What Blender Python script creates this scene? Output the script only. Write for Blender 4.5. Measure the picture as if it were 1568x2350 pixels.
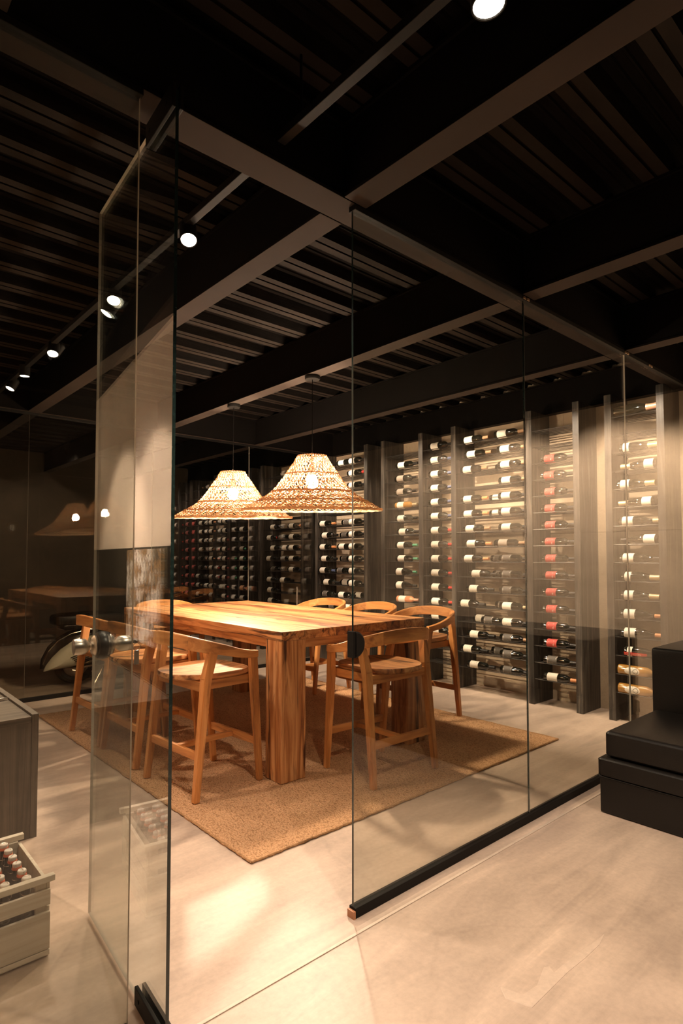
import bpy, bmesh, math, random
from mathutils import Vector, Matrix
random.seed(7)
for o in list(bpy.data.objects): bpy.data.objects.remove(o)
S = bpy.context.scene
COL = S.collection
PI = math.pi
# ------------------------------------------------------------ camera
FPX, PY, HOR = 1363.0, 1228.0, 1281.0
CAMH = 1.35
tilt = math.atan((HOR-PY)/FPX)
yaw = math.atan((2310-784)/FPX)           # X axis lies this far right of the view axis
cd = bpy.data.cameras.new('camera'); cam = bpy.data.objects.new('camera', cd); COL.objects.link(cam)
cd.sensor_fit = 'VERTICAL'; cd.sensor_height = 36.0; cd.sensor_width = 24.0
cd.lens = FPX/2350*36.0
cd.shift_y = (PY-1175)/2350.0
cd.clip_start = 0.05; cd.clip_end = 60
fw = Vector((math.cos(yaw)*math.cos(tilt), math.sin(yaw)*math.cos(tilt), math.sin(tilt)))
cam.location = (0, 0, CAMH)
cam.rotation_euler = fw.to_track_quat('-Z', 'Y').to_euler()
S.camera = cam
# ------------------------------------------------------------ world, view
w = bpy.data.worlds.new('world'); S.world = w; w.use_nodes = True
w.node_tree.nodes['Background'].inputs[0].default_value = (1.0, 0.82, 0.66, 1)
w.node_tree.nodes['Background'].inputs[1].default_value = 0.002
S.view_settings.view_transform = 'Standard'; S.view_settings.look = 'None'
S.view_settings.gamma = 1; S.view_settings.use_curve_mapping = False
S.view_settings.exposure = 0.0
WARM = (1.0, 0.79, 0.62)

def spot(loc, target, watts, size=80, blend=0.6, radius=0.03, color=WARM, parent=None):
    l = bpy.data.lights.new('spot_light', 'SPOT'); l.energy = watts; l.color = color
    l.spot_size = math.radians(size); l.spot_blend = blend; l.shadow_soft_size = radius
    o = bpy.data.objects.new('spot_light', l); COL.objects.link(o)
    o.location = loc; o.rotation_euler = (Vector(target)-Vector(loc)).to_track_quat('-Z', 'Y').to_euler()
    return o
# every lamp: (x, y, z, target, watts, cone, lens visible strength)
TRACK_X, TRACK_Z = 1.19, 2.80
LEFT_SPOTS = [ # ceiling track over the glass room's left side and the entrance
    ((1.225, 0.82, 2.725), (1.35, 0.70, 0.0), 190, 112, 'large glowing ceiling spotlight cut by the top picture edge, outside the glass room'),
    ((1.19, 2.33, 2.73), (0.80, 1.35, 0.6), 90, 100, 'single bright spotlight just right of the open door, nearest inside the room'),
    ((1.19, 3.19, 2.745), (0.75, 2.30, 0.8), 75, 100, 'upper and brighter of two spotlights seen through the open glass door'),
    ((1.20, 3.33, 2.72), (0.25, 3.63, 1.1), 360, 60, 'lower flat oval spotlight of the pair seen through the open glass door'),
    ((1.185, 4.26, 2.73), (0.75, 3.50, 0.8), 75, 100, 'brighter and lower of the twin spotlights left of the open door'),
    ((1.20, 4.31, 2.745), (0.25, 4.43, 1.1), 360, 60, 'flat oval spotlight touching the bright one left of the open door'),
    ((1.18, 4.95, 2.735), (1.20, 4.95, 0.0), 25, 95, 'small flat oval spotlight second from the left picture edge'),
    ((1.18, 5.40, 2.735), (0.60, 5.30, 1.5), 20, 95, 'small slanted spotlight closest to the left picture edge'),
]
WALL_SPOTS = [(-1.9, 260), (-0.9, 290), (0.1, 310), (1.05, 280), (1.95, 200), (2.75, 165), (3.55, 150), (4.5, 125), (5.55, 95), (7.0, 36), (8.6, 26), (9.6, 14)]
FILL_SPOTS = [((2.6, -0.5, 2.86), (2.3, -0.1, 0), 130, 82, 'right'), ((0.3, 0.0, 2.86), (1.0, 0.5, 0), 60, 90, 'left'), ((1.6, -1.6, 2.86), (2.0, -0.6, 0), 60, 90, 'middle')]  # fill lamps out of view, added to brighten the foreground floor
BULB = 2100.0
# ------------------------------------------------------------ node helpers
def new_mat(name):
    m = bpy.data.materials.new(name); m.use_nodes = True
    nt = m.node_tree; b = nt.nodes['Principled BSDF']
    return m, nt, b
def N(nt, t, **kw):
    n = nt.nodes.new(t)
    for k, v in kw.items(): setattr(n, k, v)
    return n
def ramp(nt, stops):
    r = nt.nodes.new('ShaderNodeValToRGB'); e = r.color_ramp.elements
    while len(e) < len(stops): e.new(0.5)
    for i, (p, c) in enumerate(stops):
        e[i].position = p; e[i].color = (c[0], c[1], c[2], 1)
    return r
def plain(name, c, rough=0.5, metal=0.0, spec=0.5, noise=0.0, scale=20, bump=0.0, emit=None, es=0.0, coat=0.0, stretch=(1,1,1)):
    m, nt, b = new_mat(name)
    b.inputs['Base Color'].default_value = (*c, 1); b.inputs['Roughness'].default_value = rough
    b.inputs['Metallic'].default_value = metal; b.inputs['Specular IOR Level'].default_value = spec
    b.inputs['Coat Weight'].default_value = coat
    if emit:
        b.inputs['Emission Color'].default_value = (*emit, 1); b.inputs['Emission Strength'].default_value = es
    if noise or bump:
        tc = N(nt, 'ShaderNodeTexCoord'); mp = N(nt, 'ShaderNodeMapping'); mp.inputs['Scale'].default_value = stretch
        nt.links.new(tc.outputs['Object'], mp.inputs[0])
        nz = N(nt, 'ShaderNodeTexNoise'); nz.inputs['Scale'].default_value = scale; nz.inputs['Detail'].default_value = 8
        nt.links.new(mp.outputs[0], nz.inputs['Vector'])
        r = ramp(nt, [(0.25, [x*(1-noise) for x in c]), (0.75, [min(1, x*(1+noise)) for x in c])])
        nt.links.new(nz.outputs['Fac'], r.inputs[0]); nt.links.new(r.outputs[0], b.inputs['Base Color'])
        if bump:
            bp = N(nt, 'ShaderNodeBump'); bp.inputs['Strength'].default_value = bump; bp.inputs['Distance'].default_value = 0.01
            nt.links.new(nz.outputs['Fac'], bp.inputs['Height']); nt.links.new(bp.outputs[0], b.inputs['Normal'])
    return m
def wood(name, stops, axis=2, fine=1.0, rough=0.5, bump=0.15, streak=0.5, var=0.25, long=1.0):
    m, nt, b = new_mat(name)
    tc = N(nt, 'ShaderNodeTexCoord'); mp = N(nt, 'ShaderNodeMapping')
    sc = [14.0*fine]*3; sc[axis] = 1.1*long; mp.inputs['Scale'].default_value = sc
    oi = N(nt, 'ShaderNodeObjectInfo'); mul = N(nt, 'ShaderNodeMath', operation='MULTIPLY'); mul.inputs[1].default_value = 37.0
    nt.links.new(oi.outputs['Random'], mul.inputs[0]); nt.links.new(mul.outputs[0], mp.inputs['Location'])
    nt.links.new(tc.outputs['Object'], mp.inputs[0])
    n1 = N(nt, 'ShaderNodeTexNoise'); n1.inputs['Scale'].default_value = 1.0; n1.inputs['Detail'].default_value = 9
    n1.inputs['Roughness'].default_value = 0.62; n1.inputs['Distortion'].default_value = 1.6
    nt.links.new(mp.outputs[0], n1.inputs['Vector'])
    r = ramp(nt, stops); nt.links.new(n1.outputs['Fac'], r.inputs[0])
    mp2 = N(nt, 'ShaderNodeMapping'); sc2 = [5.0*fine]*3; sc2[axis] = 0.7*long; mp2.inputs['Scale'].default_value = sc2
    nt.links.new(mul.outputs[0], mp2.inputs['Location']); nt.links.new(tc.outputs['Object'], mp2.inputs[0])
    n2 = N(nt, 'ShaderNodeTexNoise'); n2.inputs['Scale'].default_value = 1.3; n2.inputs['Detail'].default_value = 5; n2.inputs['Distortion'].default_value = 2.2
    nt.links.new(mp2.outputs[0], n2.inputs['Vector'])
    r2 = ramp(nt, [(0.56, (0, 0, 0)), (0.66, (1, 1, 1))]); nt.links.new(n2.outputs['Fac'], r2.inputs[0])
    ms = N(nt, 'ShaderNodeMath', operation='MULTIPLY'); ms.inputs[1].default_value = streak; nt.links.new(r2.outputs[0], ms.inputs[0])
    mx = N(nt, 'ShaderNodeMix', data_type='RGBA'); nt.links.new(ms.outputs[0], mx.inputs['Factor'])
    nt.links.new(r.outputs[0], mx.inputs[6]); d = stops[0][1]; mx.inputs[7].default_value = (d[0]*0.35, d[1]*0.3, d[2]*0.3, 1)
    hs = N(nt, 'ShaderNodeHueSaturation'); nt.links.new(mx.outputs[2], hs.inputs['Color'])
    mr = N(nt, 'ShaderNodeMapRange'); mr.inputs['To Min'].default_value = 1-var; mr.inputs['To Max'].default_value = 1+var
    nt.links.new(oi.outputs['Random'], mr.inputs[0]); nt.links.new(mr.outputs[0], hs.inputs['Value'])
    nt.links.new(hs.outputs[0], b.inputs['Base Color']); b.inputs['Roughness'].default_value = rough
    bp = N(nt, 'ShaderNodeBump'); bp.inputs['Strength'].default_value = bump; bp.inputs['Distance'].default_value = 0.004
    nt.links.new(n1.outputs['Fac'], bp.inputs['Height']); nt.links.new(bp.outputs[0], b.inputs['Normal'])
    return m
def glass_mat(name, tint=(0.93, 0.94, 0.92), grime=0.0, refl=1.0):
    m = bpy.data.materials.new(name); m.use_nodes = True; nt = m.node_tree; nt.nodes.clear()
    out = N(nt, 'ShaderNodeOutputMaterial'); tr = N(nt, 'ShaderNodeBsdfTransparent'); gl = N(nt, 'ShaderNodeBsdfGlossy')
    tr.inputs[0].default_value = (*tint, 1); gl.inputs['Roughness'].default_value = 0.0; gl.inputs['Color'].default_value = (refl, refl, refl, 1)
    lw = N(nt, 'ShaderNodeLayerWeight'); lw.inputs[0].default_value = 0.5
    p = N(nt, 'ShaderNodeMath', operation='POWER'); p.inputs[1].default_value = 5
    a = N(nt, 'ShaderNodeMath', operation='MULTIPLY_ADD'); a.inputs[1].default_value = 0.955; a.inputs[2].default_value = 0.045
    nt.links.new(lw.outputs['Facing'], p.inputs[0]); nt.links.new(p.outputs[0], a.inputs[0])
    mx = N(nt, 'ShaderNodeMixShader'); nt.links.new(a.outputs[0], mx.inputs[0]); nt.links.new(tr.outputs[0], mx.inputs[1]); nt.links.new(gl.outputs[0], mx.inputs[2])
    last = mx
    if grime:
        df = N(nt, 'ShaderNodeBsdfDiffuse'); df.inputs[0].default_value = (0.8, 0.8, 0.78, 1)
        tc = N(nt, 'ShaderNodeTexCoord'); mp = N(nt, 'ShaderNodeMapping'); mp.inputs['Scale'].default_value = (6, 6, 1.2)
        nz = N(nt, 'ShaderNodeTexNoise'); nz.inputs['Scale'].default_value = 2.2; nz.inputs['Detail'].default_value = 8; nz.inputs['Roughness'].default_value = 0.7
        nt.links.new(tc.outputs['Object'], mp.inputs[0]); nt.links.new(mp.outputs[0], nz.inputs['Vector'])
        r = ramp(nt, [(0.45, (0.15, 0.15, 0.15)), (0.8, (1, 1, 1))]); nt.links.new(nz.outputs['Fac'], r.inputs[0])
        g = N(nt, 'ShaderNodeMath', operation='MULTIPLY'); g.inputs[1].default_value = grime; nt.links.new(r.outputs[0], g.inputs[0])
        m2 = N(nt, 'ShaderNodeMixShader'); nt.links.new(g.outputs[0], m2.inputs[0]); nt.links.new(mx.outputs[0], m2.inputs[1]); nt.links.new(df.outputs[0], m2.inputs[2]); last = m2
    nt.links.new(last.outputs[0], out.inputs[0])
    return m
def concrete(name, c, rough=0.55, scale=1.0, lo=0.75, hi=1.2, bump=0.15, stretch=(1, 1, 1), sweep=0.0, spec=0.4, pits=True):
    m, nt, b = new_mat(name)
    tc = N(nt, 'ShaderNodeTexCoord'); mp = N(nt, 'ShaderNodeMapping'); mp.inputs['Scale'].default_value = stretch
    nt.links.new(tc.outputs['Object'], mp.inputs[0])
    def nz(s, d, dist=0.0, vec=None, ro=0.6):
        n = N(nt, 'ShaderNodeTexNoise'); n.inputs['Scale'].default_value = s; n.inputs['Detail'].default_value = d
        n.inputs['Distortion'].default_value = dist; n.inputs['Roughness'].default_value = ro
        nt.links.new((vec or mp).outputs[0], n.inputs['Vector']); return n
    a = nz(1.3*scale, 9, 0.8); f = nz(45*scale, 6)
    ra = ramp(nt, [(0.3, [x*lo for x in c]), (0.52, c), (0.75, [min(1, x*hi) for x in c])]); nt.links.new(a.outputs['Fac'], ra.inputs[0])
    rf = ramp(nt, [(0.3, (0.9, 0.9, 0.9)), (0.7, (1.06, 1.06, 1.06))]); nt.links.new(f.outputs['Fac'], rf.inputs[0])
    mx = N(nt, 'ShaderNodeMix', data_type='RGBA', blend_type='MULTIPLY'); mx.inputs['Factor'].default_value = 1
    nt.links.new(ra.outputs[0], mx.inputs[6]); nt.links.new(rf.outputs[0], mx.inputs[7]); last = mx
    if sweep:
        m3 = N(nt, 'ShaderNodeMapping'); m3.inputs['Scale'].default_value = (0.8, 5.0, 1); m3.inputs['Rotation'].default_value = (0, 0, math.radians(25))
        nt.links.new(tc.outputs['Object'], m3.inputs[0]); s = nz(1.1, 7, 1.3, m3)
        rs = ramp(nt, [(0.35, (1-sweep,)*3), (0.6, (1.0,)*3), (0.72, (1+sweep*0.8,)*3)]); nt.links.new(s.outputs['Fac'], rs.inputs[0])
        m4 = N(nt, 'ShaderNodeMix', data_type='RGBA', blend_type='MULTIPLY'); m4.inputs['Factor'].default_value = 1
        nt.links.new(last.outputs[2], m4.inputs[6]); nt.links.new(rs.outputs[0], m4.inputs[7]); last = m4
        # hairline cracks
        vo = N(nt, 'ShaderNodeTexVoronoi', feature='DISTANCE_TO_EDGE'); vo.inputs['Scale'].default_value = 0.55
        wn = nz(2.0, 4); va = N(nt, 'ShaderNodeMix', data_type='RGBA', blend_type='ADD'); va.inputs['Factor'].default_value = 0.25
        nt.links.new(tc.outputs['Object'], va.inputs[6]); nt.links.new(wn.outputs['Color'], va.inputs[7]); nt.links.new(va.outputs[2], vo.inputs['Vector'])
        rc = ramp(nt, [(0.0, (0.80, 0.78, 0.76)), (0.006, (1, 1, 1))]); nt.links.new(vo.outputs['Distance'], rc.inputs[0])
        m5 = N(nt, 'ShaderNodeMix', data_type='RGBA', blend_type='MULTIPLY'); m5.inputs['Factor'].default_value = 0.3
        nt.links.new(last.outputs[2], m5.inputs[6]); nt.links.new(rc.outputs[0], m5.inputs[7]); last = m5
    if pits:
        v = N(nt, 'ShaderNodeTexVoronoi'); v.inputs['Scale'].default_value = 14*scale; nt.links.new(mp.outputs[0], v.inputs['Vector'])
        rv = ramp(nt, [(0.04, (0.45, 0.4, 0.36)), (0.09, (1, 1, 1))]); nt.links.new(v.outputs['Distance'], rv.inputs[0])
        m6 = N(nt, 'ShaderNodeMix', data_type='RGBA', blend_type='MULTIPLY'); m6.inputs['Factor'].default_value = 0.5
        nt.links.new(last.outputs[2], m6.inputs[6]); nt.links.new(rv.outputs[0], m6.inputs[7]); last = m6
    nt.links.new(last.outputs[2], b.inputs['Base Color'])
    rr = N(nt, 'ShaderNodeMapRange'); rr.inputs['To Min'].default_value = rough*0.8; rr.inputs['To Max'].default_value = rough*1.25
    nt.links.new(a.outputs['Fac'], rr.inputs[0]); nt.links.new(rr.outputs[0], b.inputs['Roughness']); b.inputs['Specular IOR Level'].default_value = spec
    bp = N(nt, 'ShaderNodeBump'); bp.inputs['Strength'].default_value = bump; bp.inputs['Distance'].default_value = 0.004
    nt.links.new(f.outputs['Fac'], bp.inputs['Height']); nt.links.new(bp.outputs[0], b.inputs['Normal'])
    return m
# ------------------------------------------------------------ materials
M = {}
M['floor'] = concrete('floor_concrete', (0.57, 0.44, 0.345), rough=0.40, lo=0.78, hi=1.12, bump=0.05, sweep=0.22, pits=False)
M['concrete'] = concrete('wall_concrete', (0.57, 0.445, 0.315), rough=0.8, lo=0.8, hi=1.15, bump=0.3, stretch=(1, 1, 1.6))
M['plaster'] = concrete('left_wall_concrete', (0.62, 0.50, 0.39), rough=0.8, lo=0.88, hi=1.1, bump=0.2, stretch=(4, 4, 0.5))
M['darkwall'] = concrete('dark_wall', (0.12, 0.088, 0.06), rough=0.8, lo=0.7, hi=1.3)
M['beam'] = plain('beam_underside_lit', (0.045, 0.034, 0.028), 0.8, spec=0.08, noise=0.15, scale=3, bump=0.03)  # light on the beam undersides is put into this colour
M['web'] = plain('beam_side_shaded', (0.006, 0.005, 0.0045), 0.9, spec=0.05)  # shade on the beam sides is put into this colour
M['deck'] = plain('deck_flute_brown', (0.021, 0.016, 0.013), 0.8, spec=0.08, noise=0.25, scale=4)
M['deckblack'] = plain('deck_recess_black', (0.005, 0.004, 0.0035), 0.9, spec=0.05, noise=0.6, scale=30, stretch=(0.3, 6, 1))
M['blackm'] = plain('black_metal', (0.008, 0.007, 0.006), 0.6, spec=0.15)
M['pane'] = glass_mat('clear_pane', (0.835, 0.838, 0.805), grime=0.002)
M['doorpane'] = glass_mat('door_pane', (0.87, 0.895, 0.875), grime=0.004)
M['backpane'] = glass_mat('back_pane', (0.84, 0.825, 0.79), grime=0.001)
M['edge'] = plain('glass_edge_dark', (0.012, 0.025, 0.022), 0.12, spec=0.8, noise=0.5, scale=60)
M['edgel'] = plain('glass_edge_lit', (0.42, 0.38, 0.32), 0.25, spec=0.8)  # pale colour carries the light reflected by the bright edges
honey = [(0.25, (0.27, 0.095, 0.026)), (0.45, (0.50, 0.205, 0.06)), (0.62, (0.62, 0.285, 0.095)), (0.85, (0.70, 0.36, 0.14))]
for i, n in enumerate('xyz'):
    M['wood_'+n] = wood('oak_grain_'+n, honey, axis=i, fine=1.0, rough=0.45, var=0.22, streak=0.5)
table = [(0.30, (0.12, 0.035, 0.012)), (0.43, (0.36, 0.14, 0.045)), (0.58, (0.56, 0.28, 0.115)), (0.8, (0.68, 0.40, 0.20))]
for i, n in enumerate('xyz'):
    M['table_'+n] = wood('reclaimed_wood_'+n, table, axis=i, fine=1.25, rough=0.42, var=0.3, streak=0.95)
rackc = [(0.28, (0.012, 0.010, 0.008)), (0.5, (0.042, 0.035, 0.029)), (0.75, (0.16, 0.135, 0.11))]
M['tabledark'] = wood('reclaimed_wood_dark', [(0.30, (0.06, 0.018, 0.008)), (0.45, (0.20, 0.07, 0.025)), (0.6, (0.38, 0.16, 0.06)), (0.8, (0.62, 0.33, 0.15))], axis=1, fine=0.9, rough=0.42, var=0.2, streak=0.9)
M['rack'] = wood('stained_ash', rackc, axis=2, fine=1.3, rough=0.5, var=0.1, streak=0.4)
M['rod'] = plain('rack_rod_steel', (0.05, 0.045, 0.04), 0.35, metal=0.6)
cab = [(0.25, (0.03, 0.024, 0.018)), (0.5, (0.085, 0.068, 0.05)), (0.75, (0.15, 0.12, 0.09))]
M['cab_z'] = wood('grey_oak_z', cab, axis=2, fine=2.2, rough=0.55, var=0.03, streak=0.2, bump=0.3)
M['cab_x'] = wood('grey_oak_x', cab, axis=0, fine=1.6, rough=0.5, var=0.03, streak=0.2, bump=0.3)
M['leather'] = plain('black_leather', (0.007, 0.0055, 0.0045), 0.42, spec=0.35, noise=0.2, scale=180, bump=0.12)
M['chrome'] = plain('brushed_chrome', (0.75, 0.68, 0.60), 0.22, metal=1.0)
M['satin'] = plain('satin_nickel', (0.62, 0.55, 0.48), 0.32, metal=1.0)
M['glassdark'] = plain('dark_bottle_glass', (0.006, 0.006, 0.004), 0.06, spec=0.7, coat=0.4)
M['glassamber'] = plain('golden_bottle_glass', (0.34, 0.17, 0.035), 0.08, spec=0.7, coat=0.4)
M['glassrose'] = plain('rose_bottle_glass', (0.62, 0.25, 0.12), 0.08, spec=0.7, coat=0.4)
def paper(name, c, ink=(0.12, 0.1, 0.08), amount=0.5, sc=120):
    m, nt, b = new_mat(name)
    tc = N(nt, 'ShaderNodeTexCoord'); mp = N(nt, 'ShaderNodeMapping'); mp.inputs['Scale'].default_value = (0.5, 0.9, 0.5)
    nt.links.new(tc.outputs['Object'], mp.inputs[0]); n = N(nt, 'ShaderNodeTexNoise'); n.inputs['Scale'].default_value = sc; n.inputs['Detail'].default_value = 3
    nt.links.new(mp.outputs[0], n.inputs['Vector'])
    r = ramp(nt, [(0.60, c), (0.68, [c[i]*(1-amount)+ink[i]*amount for i in range(3)])]); nt.links.new(n.outputs['Fac'], r.inputs[0])
    nt.links.new(r.outputs[0], b.inputs['Base Color']); b.inputs['Roughness'].default_value = 0.6
    return m
L = {'w': paper('white_label', (0.80, 0.74, 0.64), amount=0.12), 'p': paper('printed_label', (0.74, 0.68, 0.57), amount=0.5, sc=90),
     'k': paper('dark_label', (0.10, 0.085, 0.07), ink=(0.45, 0.4, 0.35), amount=0.9, sc=80), 'g': paper('grey_label', (0.38, 0.32, 0.26), amount=0.35),
     'r': paper('red_label', (0.52, 0.07, 0.055), ink=(0.85, 0.7, 0.6), amount=0.8, sc=60), 'd': paper('half_brown_label', (0.66, 0.60, 0.50), ink=(0.2, 0.12, 0.07), amount=0.6, sc=40),
     'o': paper('peach_label', (0.80, 0.45, 0.25), amount=0.1), 'i': paper('pink_label', (0.68, 0.22, 0.20), amount=0.2)}
CAP = {'k': plain('capsule_black', (0.012, 0.011, 0.01), 0.35), 'c': plain('capsule_cork', (0.42, 0.24, 0.13), 0.4), 'o': plain('capsule_orange', (0.72, 0.30, 0.12), 0.4),
       'b': plain('capsule_blue', (0.09, 0.12, 0.22), 0.35), 'g': plain('capsule_green', (0.10, 0.36, 0.20), 0.35), 'r': plain('capsule_red', (0.55, 0.05, 0.04), 0.35),
       'y': plain('capsule_gold_foil', (0.72, 0.55, 0.33), 0.35, metal=0.5), 's': plain('capsule_rose_foil', (0.80, 0.42, 0.28), 0.35, metal=0.3)}
LN = {'w': 'white label', 'p': 'printed cream label', 'k': 'dark label', 'g': 'grey label', 'r': 'red label', 'd': 'brown and white label', 'o': 'peach label', 'i': 'pink label', 'n': 'unlabelled'}
CN = {'k': 'black neck', 'c': 'brown neck', 'o': 'orange neck', 'b': 'blue neck', 'g': 'green neck', 'r': 'red neck', 'y': 'gold foil neck', 's': 'rose foil neck'}
M['white'] = plain('ceramic_white', (0.80, 0.76, 0.70), 0.3)
M['rubber'] = plain('orange_rubber', (0.60, 0.12, 0.05), 0.5)
M['cratewood'] = wood('whitewashed_wood', [(0.25, (0.48, 0.42, 0.33)), (0.5, (0.62, 0.56, 0.46)), (0.8, (0.70, 0.64, 0.54))], axis=0, fine=1.5, rough=0.75, var=0.06, streak=0.12)
M['lens'] = plain('lit_lens', (1, 1, 1), 0.5, emit=(1.0, 0.85, 0.68), es=25)
M['bulb'] = plain('lit_bulb', (1, 1, 1), 0.5, emit=(1.0, 0.78, 0.56), es=BULB)
M['cream'] = plain('cream_paint', (0.62, 0.57, 0.45), 0.25, coat=0.5)
M['blackp'] = plain('black_paint', (0.01, 0.01, 0.01), 0.12, coat=0.5)
M['tyre'] = plain('tyre_rubber', (0.015, 0.015, 0.015), 0.7)
def raffia():
    m, nt, b = new_mat('raffia'); out = nt.nodes['Material Output']
    tc = N(nt, 'ShaderNodeTexCoord'); n = N(nt, 'ShaderNodeTexNoise'); n.inputs['Scale'].default_value = 60; n.inputs['Detail'].default_value = 4
    nt.links.new(tc.outputs['Object'], n.inputs['Vector']); r = ramp(nt, [(0.3, (0.56, 0.35, 0.19)), (0.7, (0.84, 0.63, 0.42))])
    nt.links.new(n.outputs['Fac'], r.inputs[0]); nt.links.new(r.outputs[0], b.inputs['Base Color']); b.inputs['Roughness'].default_value = 0.6
    t = N(nt, 'ShaderNodeBsdfTranslucent'); nt.links.new(r.outputs[0], t.inputs[0])
    mx = N(nt, 'ShaderNodeMixShader'); mx.inputs[0].default_value = 0.5
    nt.links.new(b.outputs[0], mx.inputs[1]); nt.links.new(t.outputs[0], mx.inputs[2]); nt.links.new(mx.outputs[0], out.inputs[0])
    return m
M['raffia'] = raffia()
def jute():
    m, nt, b = new_mat('jute'); tc = N(nt, 'ShaderNodeTexCoord'); mp = N(nt, 'ShaderNodeMapping'); mp.inputs['Scale'].default_value = (1.0, 0.6, 1)
    nt.links.new(tc.outputs['Object'], mp.inputs[0])
    v = N(nt, 'ShaderNodeTexVoronoi'); v.inputs['Scale'].default_value = 150; nt.links.new(mp.outputs[0], v.inputs['Vector'])
    n = N(nt, 'ShaderNodeTexNoise'); n.inputs['Scale'].default_value = 2.5; n.inputs['Detail'].default_value = 7; nt.links.new(mp.outputs[0], n.inputs['Vector'])
    r = ramp(nt, [(0.0, (0.74, 0.46, 0.26)), (0.5, (0.58, 0.335, 0.175)), (0.9, (0.34, 0.18, 0.085))]); nt.links.new(v.outputs['Distance'], r.inputs[0])
    r2 = ramp(nt, [(0.3, (0.85, 0.85, 0.85)), (0.7, (1.1, 1.1, 1.1))]); nt.links.new(n.outputs['Fac'], r2.inputs[0])
    mx = N(nt, 'ShaderNodeMix', data_type='RGBA', blend_type='MULTIPLY'); mx.inputs['Factor'].default_value = 1
    nt.links.new(r.outputs[0], mx.inputs[6]); nt.links.new(r2.outputs[0], mx.inputs[7]); nt.links.new(mx.outputs[2], b.inputs['Base Color'])
    b.inputs['Roughness'].default_value = 0.9; b.inputs['Specular IOR Level'].default_value = 0.1
    bp = N(nt, 'ShaderNodeBump', invert=True); bp.inputs['Strength'].default_value = 0.9; bp.inputs['Distance'].default_value = 0.008
    nt.links.new(v.outputs['Distance'], bp.inputs['Height']); nt.links.new(bp.outputs[0], b.inputs['Normal'])
    return m
M['jute'] = jute()
def smoky():
    m, nt, b = new_mat('smoky_canvas'); tc = N(nt, 'ShaderNodeTexCoord'); mp = N(nt, 'ShaderNodeMapping'); mp.inputs['Scale'].default_value = (1, 4, 3.5)
    nt.links.new(tc.outputs['Object'], mp.inputs[0]); n = N(nt, 'ShaderNodeTexNoise'); n.inputs['Scale'].default_value = 1.6; n.inputs['Detail'].default_value = 9; n.inputs['Roughness'].default_value = 0.72
    nt.links.new(mp.outputs[0], n.inputs['Vector']); r = ramp(nt, [(0.40, (0.03, 0.025, 0.02)), (0.47, (0.40, 0.22, 0.08)), (0.50, (0.12, 0.09, 0.07)), (0.56, (0.8, 0.72, 0.62))])
    nt.links.new(n.outputs['Fac'], r.inputs[0]); nt.links.new(r.outputs[0], b.inputs['Base Color']); return m
M['canvas'] = smoky()
# ------------------------------------------------------------ mesh helpers
def link(name, bm, mats, parent=None, kind=None, smooth=False):
    me = bpy.data.meshes.new(name); bmesh.ops.recalc_face_normals(bm, faces=bm.faces)
    bm.to_mesh(me); bm.free()
    if not isinstance(mats, (list, tuple)): mats = [mats]
    for m in mats: me.materials.append(m)
    if smooth:
        me.shade_smooth()
        try: me.set_sharp_from_angle(angle=math.radians(35))
        except Exception: pass
    o = bpy.data.objects.new(name, me); COL.objects.link(o)
    if parent: o.parent = parent
    if kind: o['kind'] = kind
    return o
def box(bm, x0, x1, y0, y1, z0, z1, bev=0.0, mi=0):
    r = bmesh.ops.create_cube(bm, size=1.0); v = r['verts']
    for q in v: q.co = Vector(((x0+x1)/2+q.co.x*(x1-x0), (y0+y1)/2+q.co.y*(y1-y0), (z0+z1)/2+q.co.z*(z1-z0)))
    fs = {f for q in v for f in q.link_faces}
    for f in fs: f.material_index = mi
    if bev:
        es = list({e for q in v for e in q.link_edges}); bmesh.ops.bevel(bm, geom=es, offset=bev, segments=2, affect='EDGES', profile=0.6)
    return v
def B(*a, **k):
    bm = bmesh.new(); box(bm, *a, **k); return bm
def taper(bm, p0, p1, a0, a1, up=Vector((0, 1, 0)), bev=0.0):
    """square tapered bar from p0 to p1 with section sizes a=(u,v)"""
    p0, p1 = Vector(p0), Vector(p1); d = (p1-p0).normalized(); u = (up-d*up.dot(d)).normalized(); v = d.cross(u)
    vs = []
    for p, a in ((p0, a0), (p1, a1)):
        for s, t in ((-1, -1), (1, -1), (1, 1), (-1, 1)): vs.append(bm.verts.new(p+u*s*a[0]/2+v*t*a[1]/2))
    fs = [bm.faces.new([vs[i] for i in q]) for q in ((0, 1, 2, 3), (7, 6, 5, 4), (0, 4, 5, 1), (1, 5, 6, 2), (2, 6, 7, 3), (3, 7, 4, 0))]
    if bev:
        bmesh.ops.recalc_face_normals(bm, faces=fs)
        es = list({e for f in fs for e in f.edges}); bmesh.ops.bevel(bm, geom=es, offset=bev, segments=2, affect='EDGES')
def tube(bm, pts, r, seg=8, closed=False, caps=True):
    pts = [Vector(p) for p in pts]; n = len(pts); rings = []
    for i, p in enumerate(pts):
        if closed: d = pts[(i+1) % n]-pts[i-1]
        else: d = pts[min(i+1, n-1)]-pts[max(i-1, 0)]
        d.normalize(); a = Vector((0, 0, 1)) if abs(d.z) < 0.9 else Vector((1, 0, 0))
        u = d.cross(a).normalized(); v = d.cross(u); rr = r[i] if isinstance(r, (list, tuple)) else r
        rings.append([bm.verts.new(p+(u*math.cos(2*PI*k/seg)+v*math.sin(2*PI*k/seg))*rr) for k in range(seg)])
    for i in range(n if closed else n-1):
        a, b = rings[i], rings[(i+1) % n]
        for k in range(seg): bm.faces.new([a[k], a[(k+1) % seg], b[(k+1) % seg], b[k]])
    if not closed and caps: bm.faces.new(rings[0][::-1]); bm.faces.new(rings[-1])
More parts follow.
